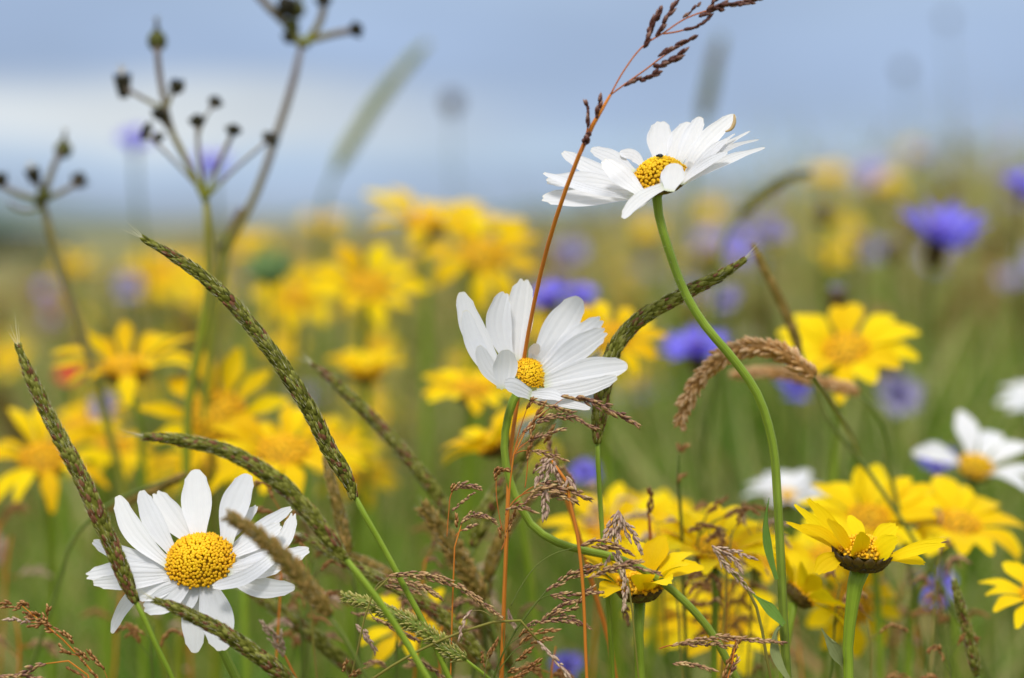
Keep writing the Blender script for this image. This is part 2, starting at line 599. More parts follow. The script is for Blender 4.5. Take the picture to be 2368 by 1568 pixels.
def grass_sheet(name, label, n, y0, y1, h0, h1, w0, w1, lean, tints, power=1.0, xr=(-.30, .30), clump=22):
    """many grass blades as one mesh"""
    u = RNG.random(n)
    y = (y0 ** power + u * (y1 ** power - y0 ** power)) ** (1 / power)
    x = (xr[0] + (xr[1] - xr[0]) * RNG.random(n)) * y + (RNG.random(n) * 2 - 1) * .06
    # blades grow in tussocks that share a height and a tone
    nc = max(20, n // clump)
    ci = RNG.integers(0, nc, n)
    cu = RNG.random(nc)
    cy0 = (y0 ** power + cu * (y1 ** power - y0 ** power)) ** (1 / power)
    cx0 = (xr[0] + (xr[1] - xr[0]) * RNG.random(nc)) * cy0
    loose = RNG.random(n) < .35
    y = np.where(loose, y, np.maximum(y0, cy0[ci] + RNG.normal(0, .030, n) * cy0[ci]))
    x = np.where(loose, x, cx0[ci] + RNG.normal(0, .016, n) * cy0[ci])
    ch = RNG.random(nc)
    h = h0 + (h1 - h0) * np.clip(.25 * RNG.random(n) + .75 * RNG.random(n) ** .6 * (.35 + .65 * ch[ci]), 0, 1)
    w = (w0 + (w1 - w0) * RNG.random(n)) * (1 + y * .06)
    ang = RNG.random(n) * 2 * np.pi
    ln = lean * h * (0.25 + RNG.random(n))
    gz = np.array([ground_z(a, b) for a, b in zip(x, y)])
    fa = RNG.random(n) * np.pi
    rows = 6
    ts = np.linspace(0, 1, rows)
    vs = np.empty((n, rows * 2, 3), np.float32)
    for r, t in enumerate(ts):
        cx = x + np.cos(ang) * ln * t ** 2.2
        cy = y + np.sin(ang) * ln * t ** 2.2
        cz = gz + h * (t - .18 * lean * t ** 3)
        ww = w * .5 * (1 - t ** 2.5) + .00008
        for s_ in (0, 1):
            k = (s_ * 2 - 1)
            vs[:, r * 2 + s_, 0] = cx + k * ww * np.cos(fa + t)
            vs[:, r * 2 + s_, 1] = cy + k * ww * np.sin(fa + t)
            vs[:, r * 2 + s_, 2] = cz
    base = np.arange(n)[:, None] * rows * 2
    quads = np.concatenate([np.stack([base + r * 2, base + r * 2 + 1, base + r * 2 + 3, base + r * 2 + 2], -1) for r in range(rows - 1)], 1).reshape(-1, 4)
    me = bpy.data.meshes.new(name)
    me.vertices.add(n * rows * 2)
    me.vertices.foreach_set('co', vs.ravel())
    nf = len(quads)
    me.loops.add(nf * 4)
    me.loops.foreach_set('vertex_index', quads.astype(np.int32).ravel())
    me.polygons.add(nf)
    me.polygons.foreach_set('loop_start', np.arange(nf, dtype=np.int32) * 4)
    me.polygons.foreach_set('use_smooth', np.ones(nf, bool))
    at = me.attributes.new('tint', 'FLOAT', 'POINT')
    tn = np.clip(np.where(loose, RNG.choice(tints, n), RNG.choice(tints, nc)[ci]) + RNG.normal(0, .07, n), 0, 1)
    at.data.foreach_set('value', np.repeat(tn, rows * 2).astype(np.float32))
    me.materials.append(M['grass'])
    me.update(calc_edges=True)
    me.validate()
    o = bpy.data.objects.new(name, me)
    COL.objects.link(o)
    return tag(o, label, 'grass', kind='stuff')


grass_sheet('meadow_grass', 'slender green and straw blades crossing among the near stems', 420, .56, .80, .20, .365, .0010, .0034, .8, [.0, .1, .2, .3, .45, .7, .9], 1.2, clump=8)
grass_sheet('meadow_grass', 'fresh green tussocks standing at the right of the meadow', 420, .95, 1.7, .26, .45, .0035, .0085, .4, [.05, .18, .3, .4, .5], 1.2, (.06, .25), 26)
grass_sheet('meadow_grass', 'fresh green tussocks low at the left of the meadow', 320, .70, 1.2, .20, .34, .0035, .0080, .4, [.0, .05, .15], 1.2, (-.26, -.05), 26)
grass_sheet('meadow_grass', 'bright green grass blades standing just behind the near flowers', 1700, .64, 1.35, .18, .37, .0025, .0075, .5, [.0, .05, .2, .3, .55, .6, .8], 1.2, clump=30)
grass_sheet('meadow_grass', 'green and straw grass blades filling the meadow behind the near flowers', 2000, .74, 1.6, .20, .36, .0016, .0042, .55, [.0, .1, .2, .3, .45, .6, .8], 1.6)
grass_sheet('meadow_grass', 'mixed green and straw grass of the middle meadow', 9000, 1.3, 5.0, .24, .42, .0025, .009, .5, [.0, .0, .1, .2, .25, .3, .55, .6, .7, .95], 1.3, clump=40)
grass_sheet('meadow_grass', 'distant straw and olive grass of the far meadow', 15000, 5.0, 40.0, .26, .42, .004, .010, .5, [.2, .35, .5, .6, .65, .75, .9], 1.1)
grass_sheet('meadow_grass', 'thin tall brown grass stalks standing over the meadow', 1100, 1.3, 9.0, .32, .47, .0010, .0022, .35, [.6, .75, .85, 1.0], 1.2)
grass_sheet('meadow_grass', 'tall feathery stalks rising into the sky at the right of the meadow', 1500, 2.2, 7.0, .38, .66, .0016, .0035, .4, [.3, .45, .55, .65, .8], 1.2, (.05, .30))
grass_sheet('meadow_grass', 'tall straw stalks along the skyline at the left of the meadow', 700, 3.0, 9.0, .36, .56, .0016, .0035, .4, [.6, .75, .85, 1.0], 1.2, (-.17, .05))


def tree(x, y, h, w, label):
    z = ground_z(x, y)
    t = thing('tree', label, 'tree', (x, y, z), 'trees at the edge of the meadow')
    mb = MB()
    mb.tube([V((x, y, z - .2)), V((x + .1, y, z + h * .4)), V((x, y, z + h * .75))], [h * .04, h * .03, h * .01], 7, .3)
    for k in range(6):
        a = k * GOLD
        mb.tube([V((x, y, z + h * (.25 + .06 * k))), V((x + math.cos(a) * w * .4, y + math.sin(a) * w * .4, z + h * (.45 + .06 * k)))], [h * .015, h * .005], 5, .3)
    mb.build('trunk', M['stem_dry'], t)
    mb = MB()
    for k in range(900):
        a, q, e = random.random() * 6.28, random.random() ** .4, random.uniform(-1, 1)
        lob = 1 + .2 * math.sin(3 * a + x) + .15 * math.sin(5 * e + y)
        c = V((x + math.cos(a) * q * w * .5 * lob * math.sqrt(1 - e * e * .9), y + math.sin(a) * q * w * .5 * math.sqrt(1 - e * e * .9), z + h * (.58 + .42 * e * q)))
        d = V((random.uniform(-1, 1), random.uniform(-1, 1), random.uniform(-.4, 1)))
        mb.lens(c, d, h * .10, h * .05, random.random(), 4, flat=V((0, 0, 1)))
    mb.build('crown', M['tree_leaf'], t)


GOLD = 2.399963
for x, y, h, w in ((-72.5, 300, 6.2, 7), (-68.5, 306, 5.2, 6), (-76, 310, 7, 7.5), (-65.2, 312, 3.9, 5)):
    tree(x, y, h, w, 'dark green tree far away at the left edge under the sky')


# ------------------------------------------------------------------ builders
GOLD = 2.399963


def to_ground(last, prev, fall=.5):
    """points that carry a stem on from the frame's edge down to the soil"""
    d = (last - prev).normalized()
    z0 = ground_z(last.x, last.y)
    drop = last.z - z0
    mid = last + V((d.x * .35 * drop, d.y * .2 * drop + .01, -drop * .45))
    end = V((mid.x + d.x * .12 * drop, mid.y + .01, ground_z(mid.x, mid.y) - .004))
    return [mid, end]


def uvd(pts, d):
    return [P(p[0], p[1], p[2] if len(p) > 2 else d) for p in pts]


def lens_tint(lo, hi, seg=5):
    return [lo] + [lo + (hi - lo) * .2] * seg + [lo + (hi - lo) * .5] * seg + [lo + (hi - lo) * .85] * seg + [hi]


def disc_mb(C, A, rd, hd, n, fw, fl, lo=.16, seg=6):
    """domed disc packed with florets"""
    mb = MB()
    e1 = A.orthogonal().normalized()
    e2 = A.cross(e1)
    # the dome the florets stand on
    mb.mi = 0
    vs, fs = [C + A * hd * .9], []
    rings, sg = 5, 20
    for j in range(1, rings + 1):
        r = rd * .96 * j / rings
        for k in range(sg):
            a = 2 * math.pi * k / sg
            vs.append(C + (e1 * math.cos(a) + e2 * math.sin(a)) * r + A * (hd * .9 * (1 - (j / rings) ** 2.2)))
    for k in range(sg):
        k2 = (k + 1) % sg
        fs.append((0, 1 + k, 1 + k2))
        for j in range(rings - 1):
            o = 1 + j * sg
            fs.append((o + k, o + sg + k, o + sg + k2, o + k2))
    mb.add(vs, fs, .5)
    mb.mi = 1
    for k in range(n):
        q = max(.01, min(1, math.sqrt((k + .5) / n) + random.gauss(0, .4 / math.sqrt(n))))
        a = k * GOLD + random.gauss(0, .5 / (math.sqrt(n) * max(q, .15)))
        dr = e1 * math.cos(a) + e2 * math.sin(a)
        pos = C + dr * (rd * q) + A * (hd * (1 - q ** 2.2))
        nrm = (A * 1.0 + dr * (1.5 * q * hd / rd + .35 * q)).normalized()
        nrm = (nrm + V((random.uniform(-1, 1), random.uniform(-1, 1), random.uniform(-1, 1))) * .12).normalized()
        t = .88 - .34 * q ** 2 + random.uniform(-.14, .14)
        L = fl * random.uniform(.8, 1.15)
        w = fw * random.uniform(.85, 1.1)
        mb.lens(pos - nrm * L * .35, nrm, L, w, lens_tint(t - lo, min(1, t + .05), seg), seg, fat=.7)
    return mb


def involucre_mb(C, A, r, depth, n=14, rows=3, lo=0.0):
    mb = MB()
    e1 = A.orthogonal().normalized()
    e2 = A.cross(e1)
    mb.ellipsoid(C - A * depth * .45, A, depth * .55, r * .74, .6, 16, 6)
    for j in range(rows):
        q = (j + 1) / rows
        for k in range(n):
            a = 2 * math.pi * (k + .5 * j) / n + random.uniform(-.08, .08)
            dr = e1 * math.cos(a) + e2 * math.sin(a)
            b = C - A * depth * (1.02 - .42 * q) + dr * r * (.26 + .42 * q)
            ax = dr * (.9 - .35 * q) + A * (.30 + .6 * q)
            mb.lens(b, ax, depth * random.uniform(.75, .95), 2.6 * r * math.pi / n * .75, lens_tint(random.uniform(.6, 1.0), lo + random.uniform(0, .25), 6), 6, flat=dr - A * .3, fat=.6)
    return mb


def hero_daisy(name, label, mp, C_uv, d, axis, rd, hd, h_tip, zk, petals, stem, stem_r, nfl, wk=1.25, group=None):
    """a daisy whose every petal is placed on the flower's own tilted plane"""
    A = cdir(*axis).normalized()
    ax = V(axis).normalized()
    s = d / FPX
    C = P(*C_uv, d)
    sp = uvd(stem, d)
    sp += to_ground(sp[-1], sp[-2])
    root = thing(name, label, 'daisy', sp[-1], group)
    cu, cv = C_uv
    for k, e in enumerate(petals):
        pts, w = e[0], e[1]
        o = e[2] if len(e) > 2 else {}
        uv = [mp(*p) for p in pts]
        ws = w * (mp(1, 0)[0] - mp(0, 0)[0]) * s * wk
        hh = o.get('h', h_tip)
        if isinstance(hh, (int, float)):
            hh = [hh * (i / (len(uv) - 1)) ** 1.3 for i in range(len(uv))]
        X = []
        for (u, v), h in zip(uv, hh):
            x, y = (u - cu) * s, -(v - cv) * s
            z = (h * .001 - ax.x * x - ax.y * y) / max(.33, ax.z) * zk
            z = max(-.017, min(.017, z)) + o.get('b', 0) * .001
            X.append(P(u, v, d - z))
        mb = MB()
        al = o.get('al', .5)
        nr = (A * al + cdir(0, 0, 1) * (1 - al) + cdir(*o.get('n', (0, 0, 0)))).normalized()
        mb.petal(X, ws, nr, cup=o.get('cup', random.uniform(.02, .12)), notch=o.get('notch', random.uniform(.02, .06)), a=o.get('a', .13), tint=random.random(),
                 base=o.get('base', .46), tipw=o.get('tw', .28), twist=o.get('twist', random.uniform(-.12, .12)), visw=True, nu=11, nv=18)
        pt = mb.build('petal', M['white'], root)
        if o.get('brown'):
            pt['label'] = 'white petal with a browned curled tip'
            eb = MB()
            c = catmull(o['brown'], 12)
            zb = o['bz'] * .001
            q = [P(*mp(p[0], p[1]), d - zb) for p in c]
            eb.tube(q, [.00018 + .0003 * math.sin(math.pi * i / 11) for i in range(12)], 6, .5, 24)
            eb.build('browned_edge', M['brown_edge'], pt)
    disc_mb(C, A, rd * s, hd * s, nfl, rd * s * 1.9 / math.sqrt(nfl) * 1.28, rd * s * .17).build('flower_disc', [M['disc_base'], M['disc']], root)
    involucre_mb(C, A, rd * s * 1.02, rd * s * .42, 18).build('involucre', M['bract'], root)
    rr = [stem_r * s] * len(sp)
    rr[0] = stem_r * s * 1.12
    mb = MB()
    mb.tube([C - A * rd * s * .05] + sp, [stem_r * s * 1.25] + rr, 12, .5, 110)
    so = mb.build('stem', M['stem_daisy'], root)
    return root, C, A, s, sp, so


def flower(name, label, cat, u, v, d, axis, rd, L, n, elev, pw, stem=(), mat='yellow', jit=.25, droop=.06, skip=(), group=None, stem_r=9, rot=0, nfl=90, inv=True, stem_mat='stem', notch=.05, hd=.35, disc='disc_mid'):
    A = cdir(*axis).normalized()
    if d > .6:
        d = .53 + (d - .53) * 1.2
    s = d / FPX
    C = P(u, v, d)
    e1 = cdir(1, 0, 0)
    e1 = (e1 - A * e1.dot(A)).normalized()
    e2 = A.cross(e1)
    sp = [C - A * rd * s * .6]
    if stem:
        sp += uvd(stem, d)
    else:
        sp += [C - A * rd * s * 2.2 + V((0, 0, -.01)), C - A * rd * s * 2.2 + V((random.uniform(-.008, .008), .004, -.07))]
    sp += to_ground(sp[-1], sp[-2])
    root = thing(name, label, cat, sp[-1], group)
    for k in range(n):
        if k in skip:
            continue
        a = 2 * math.pi * k / n + random.uniform(-jit, jit) * 2 / n * 2 + rot
        dr = e1 * math.cos(a) + e2 * math.sin(a)
        el = elev + random.uniform(-jit, jit) * .9
        l = L * s * random.uniform(.86, 1.08)
        b = C + dr * rd * s * .8 + A * rd * s * .03
        D1 = dr * math.cos(el + .15) + A * math.sin(el + .15)
        D2 = dr * math.cos(el) + A * math.sin(el)
        tip = b + D2 * l - A * l * droop * random.uniform(0, 2)
        mid = b + D1 * l * .55
        mb = MB()
        mb.petal([b, mid, tip], pw * s * random.uniform(.74, 1.12) * (.9 if d > .6 and u < 1450 else 1), (A * math.cos(el) - dr * math.sin(el)), cup=random.uniform(.02, .14), notch=notch, tint=random.random(), nu=7, nv=11, twist=random.uniform(-.3, .3), tipw=.42)
        mb.build('petal', M['gold' if mat == 'yellow' and (u < 1450 and v < 1150) else mat], root)
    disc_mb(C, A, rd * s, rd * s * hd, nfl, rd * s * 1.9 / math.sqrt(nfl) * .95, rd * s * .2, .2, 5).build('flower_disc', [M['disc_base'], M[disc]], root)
    if inv:
        involucre_mb(C, A, rd * s * 1.05, rd * s * .62, 13, 3, lo=.1).build('involucre', M['bract'], root)
    mb = MB()
    mb.tube(sp, [stem_r * s * 1.25] + [stem_r * s] * (len(sp) - 1), 10, .5, 40)
    mb.build('stem', M[stem_mat], root)
    return root


def cornflower(label, u, v, d, axis, Rr, n=9, mat='corn', core=True, group=None, fan=5):
    A = cdir(*axis).normalized()
    s = d / FPX
    C = P(u, v, d)
    e1 = A.orthogonal().normalized()
    e2 = A.cross(e1)
    sp = [C - A * Rr * s * .55, C - A * Rr * s * .9 + V((0, 0, -.012)), C - A * Rr * s + V((random.uniform(-.01, .01), .005, -.08))]
    sp += to_ground(sp[-1], sp[-2])
    root = thing('cornflower', label, 'cornflower', sp[-1], group)
    ph = random.random() * 6
    for k in range(n):
        a = 2 * math.pi * k / n + random.uniform(-.2, .2) + ph
        dr = e1 * math.cos(a) + e2 * math.sin(a)
        tg = A.cross(dr)
        el = random.uniform(.15, .7)
        mb = MB()
        b = C
        D = (dr * math.cos(el) + A * math.sin(el)).normalized()
        thr = b + D * Rr * s * .45
        mb.tube([b, thr], [Rr * s * .035, Rr * s * .09], 6, .3, 4, cap=False)
        for q in range(fan):
            f = (q / (fan - 1) - .5) * 1.25
            D2 = (D * math.cos(f) + tg * math.sin(f) + A * random.uniform(-.1, .25)).normalized()
            mb.petal([b + D * Rr * s * .38, thr + D2 * Rr * s * .3, thr + D2 * Rr * s * random.uniform(.5, .8)], Rr * s * .20, (A + D * -.3).normalized(), tint=random.random(), nu=5, nv=7, tipw=.85, a=.3, notch=0)
        mb.build('floret', M[mat], root)
    if core:
        mb = MB()
        for k in range(16):
            a = k * GOLD
            q = math.sqrt((k + .5) / 16)
            dr = e1 * math.cos(a) + e2 * math.sin(a)
            mb.lens(C + dr * q * Rr * s * .1, A + dr * q * .6, Rr * s * .45, Rr * s * .09, random.random())
        mb.build('floret_core', M['corn_core'], root)
    mb = MB()
    mb.ellipsoid(C - A * Rr * s * .28, A, Rr * s * .34, Rr * s * .19, .4, 12, 7)
    for k in range(30):
        a = k * GOLD
        q = k / 30
        dr = e1 * math.cos(a) + e2 * math.sin(a)
        mb.lens(C - A * Rr * s * (.55 - .5 * q) + dr * Rr * s * .17 * math.sin(math.pi * (.25 + .6 * q)), A + dr * .2, Rr * s * .2, Rr * s * .12, lens_tint(.7, .05), flat=dr)
    mb.build('involucre', M['bract'], root)
    mb = MB()
    mb.tube(sp, [4.5 * s] * len(sp), 8, .4, 30)
    mb.build('stem', M['stem_dark'], root)
    return root


def spike(name, label, cat, axis, W, d, stem, mat='fox', style='fox', stem_r=5, awn=True, stem_mat='stem_dark', group=None, dens=1.0):
    """a dense cylindrical seed head: axis runs from its tip to its base"""
    s = d / FPX
    pts = uvd(axis, d)
    n = 90
    c = [V(p) for p in catmull(pts, n)][::-1]      # base to tip
    Lm = sum((c[i + 1] - c[i]).length for i in range(n - 1))
    sp = [c[2]] + uvd(stem, d)
    if len(sp) == 1:
        sp += [c[0] + (c[0] - c[6]).normalized() * .02]
    sp += to_ground(sp[-1], sp[-2])
    root = thing(name, label, cat, sp[-1], group)
    w = W * s * .96

    def prof(t):
        base = ss(0, .10, t) * .45 + .55
        if style == 'timothy':
            return base * (1 - .42 * ss(.45, 1, t))
        return base * (1 - .26 * ss(.40, .9, t)) * (1 - .55 * ss(.82, 1.0, t) ** 1.3)
    mb = MB()
    idx = list(range(0, n, 4))
    mb.mi = 0
    mb.tube([c[i] for i in idx], [w * .5 * prof(i / (n - 1)) * (.86 if style == 'fox' else .74) for i in idx], 10, .25 if style == 'fox' else .15, 60)
    if style == 'fox':
        cnt, sl, sw, out = int(Lm / w * 66 * dens), .50 * w, .24 * w, .13
    elif style == 'arch':
        cnt, sl, sw, out = int(Lm / w * 34 * dens), .62 * w, .22 * w, .65
    else:
        cnt, sl, sw, out = int(Lm / w * 75 * dens), .42 * w, .12 * w, .75
    patch = [random.random() for _ in range(16)]
    for k in range(cnt):
        t = (k + random.random()) / cnt
        i = min(n - 2, int(t * (n - 1)))
        T = (c[min(n - 1, i + 2)] - c[max(0, i - 2)]).normalized()
        U = V((0.3, 0.2, 0.9)).cross(T).normalized()
        B = T.cross(U)
        a = k * GOLD + random.gauss(0, .9)
        dr = U * math.cos(a) + B * math.sin(a)
        r = w * .5 * prof(t)
        if style == 'timothy':
            r *= 1 + .12 * math.sin(t * 60 + 2 * math.sin(a)) + random.uniform(-.06, .06)
        b = c[i] + dr * r * (random.uniform(.78, .86) if style == 'fox' else .62)
        o = out + random.uniform(-.1, .12)
        ax = T * math.cos(o) + dr * math.sin(o)
        kk = (.75 + .25 * prof(t)) * random.uniform(.6, 1.45)
        pt = patch[int(t * 15.99)]
        base = random.choice([.12, .22, .32, .42, .5]) if random.random() < 1.0 - .38 * pt else random.choice([.72, .85, .95])
        if style == 'timothy':
            base = .1 + .5 * random.random()
        tt = lens_tint(max(0, base - .10), min(1, base + (random.choice([.04, .08, .22]) if style == 'fox' else .5)), 5)
        mb.lens(b - ax * sl * .25 * kk, ax, sl * kk, sw * kk, tt, 5, flat=dr if style == 'fox' else None, fat=.4)
    hd = mb.build('seed_head', M[mat], root)
    if awn:
        hb = MB()
        for k in range(int(cnt * (.42 if style == 'fox' else .2))):
            t = random.random() ** .8
            i = min(n - 2, int(t * (n - 1)))
            T = (c[min(n - 1, i + 2)] - c[max(0, i - 2)]).normalized()
            U = V((0.3, 0.2, 0.9)).cross(T).normalized()
            B = T.cross(U)
            a = random.random() * 6.28
            dr = U * math.cos(a) + B * math.sin(a)
            r = w * .5 * prof(t)
            b = c[i] + dr * r * .95
            ax = (T + dr * random.uniform(.12, .4)).normalized()
            hb.hair(b, b + ax * w * random.uniform(.2, .6), w * .013, random.random())
        if style == 'fox':
            for k in range(9):
                b = c[-1] - (c[-1] - c[-4]) * random.random()
                T = (c[-1] - c[-5]).normalized()
                j = V((random.uniform(-1, 1), random.uniform(-1, 1), random.uniform(-1, 1))) * .3
                hb.hair(b, b + (T + j).normalized() * w * random.uniform(.9, 2.0), w * .022, .9)
        hb.build('awns', M['hair'], hd)
    mb = MB()
    mb.tube(sp, [stem_r * s * .8] + [stem_r * s] * (len(sp) - 1), 8, .5, 60)
    mb.build('stem', M[stem_mat], root)
    return root


def cluster_mb(mb, c, w, sl, sw, dark=.1, lite=.85, dens=1.0):
    """spikelets along a line of points c, in a band w wide"""
    n = len(c)
    Lm = sum((c[i + 1] - c[i]).length for i in range(n - 1))
    sw = sw * 1.25
    cnt = max(5, int(Lm * w / (sl * sw) * 2.6 * dens))
    mb.tube([c[i] for i in range(0, n, 6)] + [c[-1]], sw * .09, 5, .2)
    for k in range(cnt):
        t = (k + random.random()) / cnt
        i = min(n - 2, int(t * (n - 1)))
        T = (c[min(n - 1, i + 2)] - c[max(0, i - 2)]).normalized()
        U = T.orthogonal().normalized()
        B = T.cross(U)
        a = random.random() * 6.283
        dr = U * math.cos(a) + B * math.sin(a)
        pr = (.35 + .65 * ss(0, .3, t)) * (1 - .65 * ss(.6, 1, t))
        b = c[i] + dr * w * .44 * pr * random.uniform(.2, 1)
        o = random.uniform(.0, .5)
        ax = T * math.cos(o) + dr * math.sin(o)
        l = sl * random.uniform(.55, 1.25)
        lo = random.uniform(dark - .1, dark + .25)
        mb.lens(b - ax * l * .35, ax, l, sw * random.uniform(.8, 1.15), lens_tint(max(0, lo), min(1, lite + random.uniform(-.35, .25)), 5), 5, fat=.38)


def panicle(name, label, mp, clusters, stems, d=.53, mat='purple_spk', stem_mat='stem_orange', sl=19, sw=4.6, group=None, hairs=(), stem_r=1.6, cat='grass', main_r=None):
    """an open grass head. clusters: (points, width[, d, mat, sl, sw]); stems: first one is the culm"""
    s = d / FPX
    first = [P(*mp(*q[:2]), q[2] if len(q) > 2 else d) for q in stems[0]][::-1]      # from the head down
    first += to_ground(first[-1], first[-2])
    root = thing(name, label, cat, first[-1], group)
    mb = MB()
    mr = (main_r or stem_r * 1.6) * s
    mb.tube(first, [mr * .6] + [mr] * (len(first) - 1), 7, .35, 60)
    for st in stems[1:]:
        q = [P(*mp(*p[:2]), p[2] if len(p) > 2 else d) for p in st]
        mb.tube(q, [stem_r * s] * (len(q) - 1) + [stem_r * s * .6], 5, .5, max(12, 5 * len(q)))
    mb.build('stem', M[stem_mat], root)
    kx = mp(1, 0)[0] - mp(0, 0)[0]
    for cl in clusters:
        pts, w = cl[0], cl[1]
        o = cl[2] if len(cl) > 2 else {}
        q = [P(*mp(*p[:2]), p[2] if len(p) > 2 else o.get('d', d)) for p in pts]
        c = [V(x) for x in catmull(q, 60)]
        m2 = MB()
        cluster_mb(m2, c, w * kx * s, o.get('sl', sl) * s, o.get('sw', sw) * s, o.get('dark', .15), o.get('lite', .85), o.get('dens', 1.0))
        m2.build('spikelet_cluster', M[o.get('mat', mat)], root)
    return root


def mapper(u0, v0, k):
    return lambda x, y: (u0 + k * x, v0 + k * y)


ID = mapper(0, 0, 1)
mA, mB_, mC = mapper(173.4, 1040.2, .3132), mapper(1028.7, 612.6, .2359), mapper(1225.1, 231.2, .2392)
mD, mE = mapper(1558, 1030.4, .3428), mapper(751.3, 1030.4, .3428)
mG1, mG2, mG3, mG4, mGL = mapper(1028.7, 901.5, .2175), mapper(751.3, 1213.6, .2259), mapper(1126.9, 1213.6, .2259), mapper(1300.3, 0, .258), mapper(0, 1300.3, .1708)

# ------------------------------------------------------------------ the three sharp daisies
hero_daisy('daisy', 'large white daisy behind the crossing grass spikes, domed yellow disc facing the viewer', mA, (462, 1298), .53, (-.04, .70, .71), 79, 46, 3, .6, [
    ([(880, 690), (700, 480), (590, 305)], 150, {'b': -2}),
    ([(740, 780), (575, 520), (490, 296)], 128, {}),
    ([(700, 850), (440, 610), (312, 335)], 128, {'b': 1}),
    ([(915, 680), (900, 380), (890, 143)], 185, {}),
    ([(1120, 700), (1180, 420), (1285, 178)], 175, {'b': -1}),
    ([(1120, 680), (1270, 500), (1345, 408)], 70, {'b': -4}),
    ([(1120, 760), (1420, 545), (1605, 425)], 85, {'b': -3}),
    ([(1130, 800), (1540, 660), (1615, 455)], 105, {'b': -3}),
    ([(1130, 790), (1370, 650), (1525, 550)], 110, {'b': 0}),
    ([(1150, 850), (1560, 800), (1735, 735)], 112, {'b': -1}),
    ([(1140, 880), (1340, 830), (1560, 770)], 100, {'b': 1}),
    ([(1130, 905), (1350, 890), (1530, 868)], 100, {'b': 1.5}),
    ([(1480, 780), (1240, 950), (1008, 1012)], 82, {'b': 5, 'base': .8, 'h': 2}),
    ([(1090, 900), (1390, 1020), (1625, 1015)], 118, {'b': 0}),
    ([(900, 950), (880, 1290), (885, 1500)], 150, {'b': -3, 'h': -6}),
    ([(960, 950), (1040, 1210), (1085, 1488)], 195, {'b': 1, 'h': -6}),
    ([(900, 950), (800, 1090), (690, 1170)], 175, {'b': .5, 'h': -4}),
    ([(850, 950), (710, 1085), (500, 1170)], 150, {'b': 1.5, 'h': -4}),
    ([(790, 950), (600, 1020), (445, 1075)], 140, {'b': 1, 'h': -3}),
    ([(740, 930), (350, 975), (128, 985)], 100, {'b': .6}),
    ([(720, 900), (300, 900), (70, 935)], 118, {'b': -.4}),
    ([(720, 860), (350, 775), (125, 672)], 100, {'b': -1}),
    ([(720, 950), (470, 1040), (345, 1190), (272, 1355)], 82, {'b': -6, 'h': -8}),
], [(470, 1380), (500, 1470), (545, 1568)], 11, 520)

hero_daisy('daisy', 'white daisy with cupped petals low in the middle, wiry orange grass stem behind its disc', mB_, (1228, 863), .54, (.40, .58, .71), 41, 17, 8, .55, [
    ([(700, 960), (720, 500), (778, 125)], 232, {'b': -1}),
    ([(640, 960), (520, 580), (592, 262)], 205, {}),
    ([(830, 940), (870, 850), (915, 775)], 90, {'b': -2}),
    ([(880, 980), (1110, 640), (1322, 318)], 262, {'b': -1}),
    ([(940, 1040), (1270, 760), (1545, 520)], 205, {'b': 0}),
    ([(950, 1070), (1300, 820), (1590, 640)], 195, {'b': 1}),
    ([(960, 1160), (1440, 1040), (1790, 990)], 205, {'b': 1}),
    ([(900, 1250), (1350, 1210), (1690, 1100)], 130, {'b': 2}),
    ([(820, 1270), (1020, 1270), (1165, 1320)], 90, {'b': 3}),
    ([(870, 1300), (1180, 1355), (1430, 1410)], 72, {'b': -1}),
    ([(560, 1080), (270, 640), (160, 260)], 190, {'b': 0}),
    ([(560, 1190), (300, 800), (195, 440)], 150, {'b': 2}),
    ([(580, 1200), (420, 1010), (330, 790)], 130, {'b': 3}),
    ([(575, 1215), (585, 1010), (592, 830)], 190, {'b': 9, 'base': .6}),
    ([(840, 1275), (700, 1205), (580, 1185)], 130, {'b': 8, 'base': .6}),
], [(1187, 925), (1170, 985), (1166, 1040), (1172, 1085), (1200, 1165), (1230, 1215), (1290, 1255), (1350, 1273), (1420, 1288), (1500, 1325), (1580, 1388), (1650, 1470), (1690, 1545)], 9.2, 300)

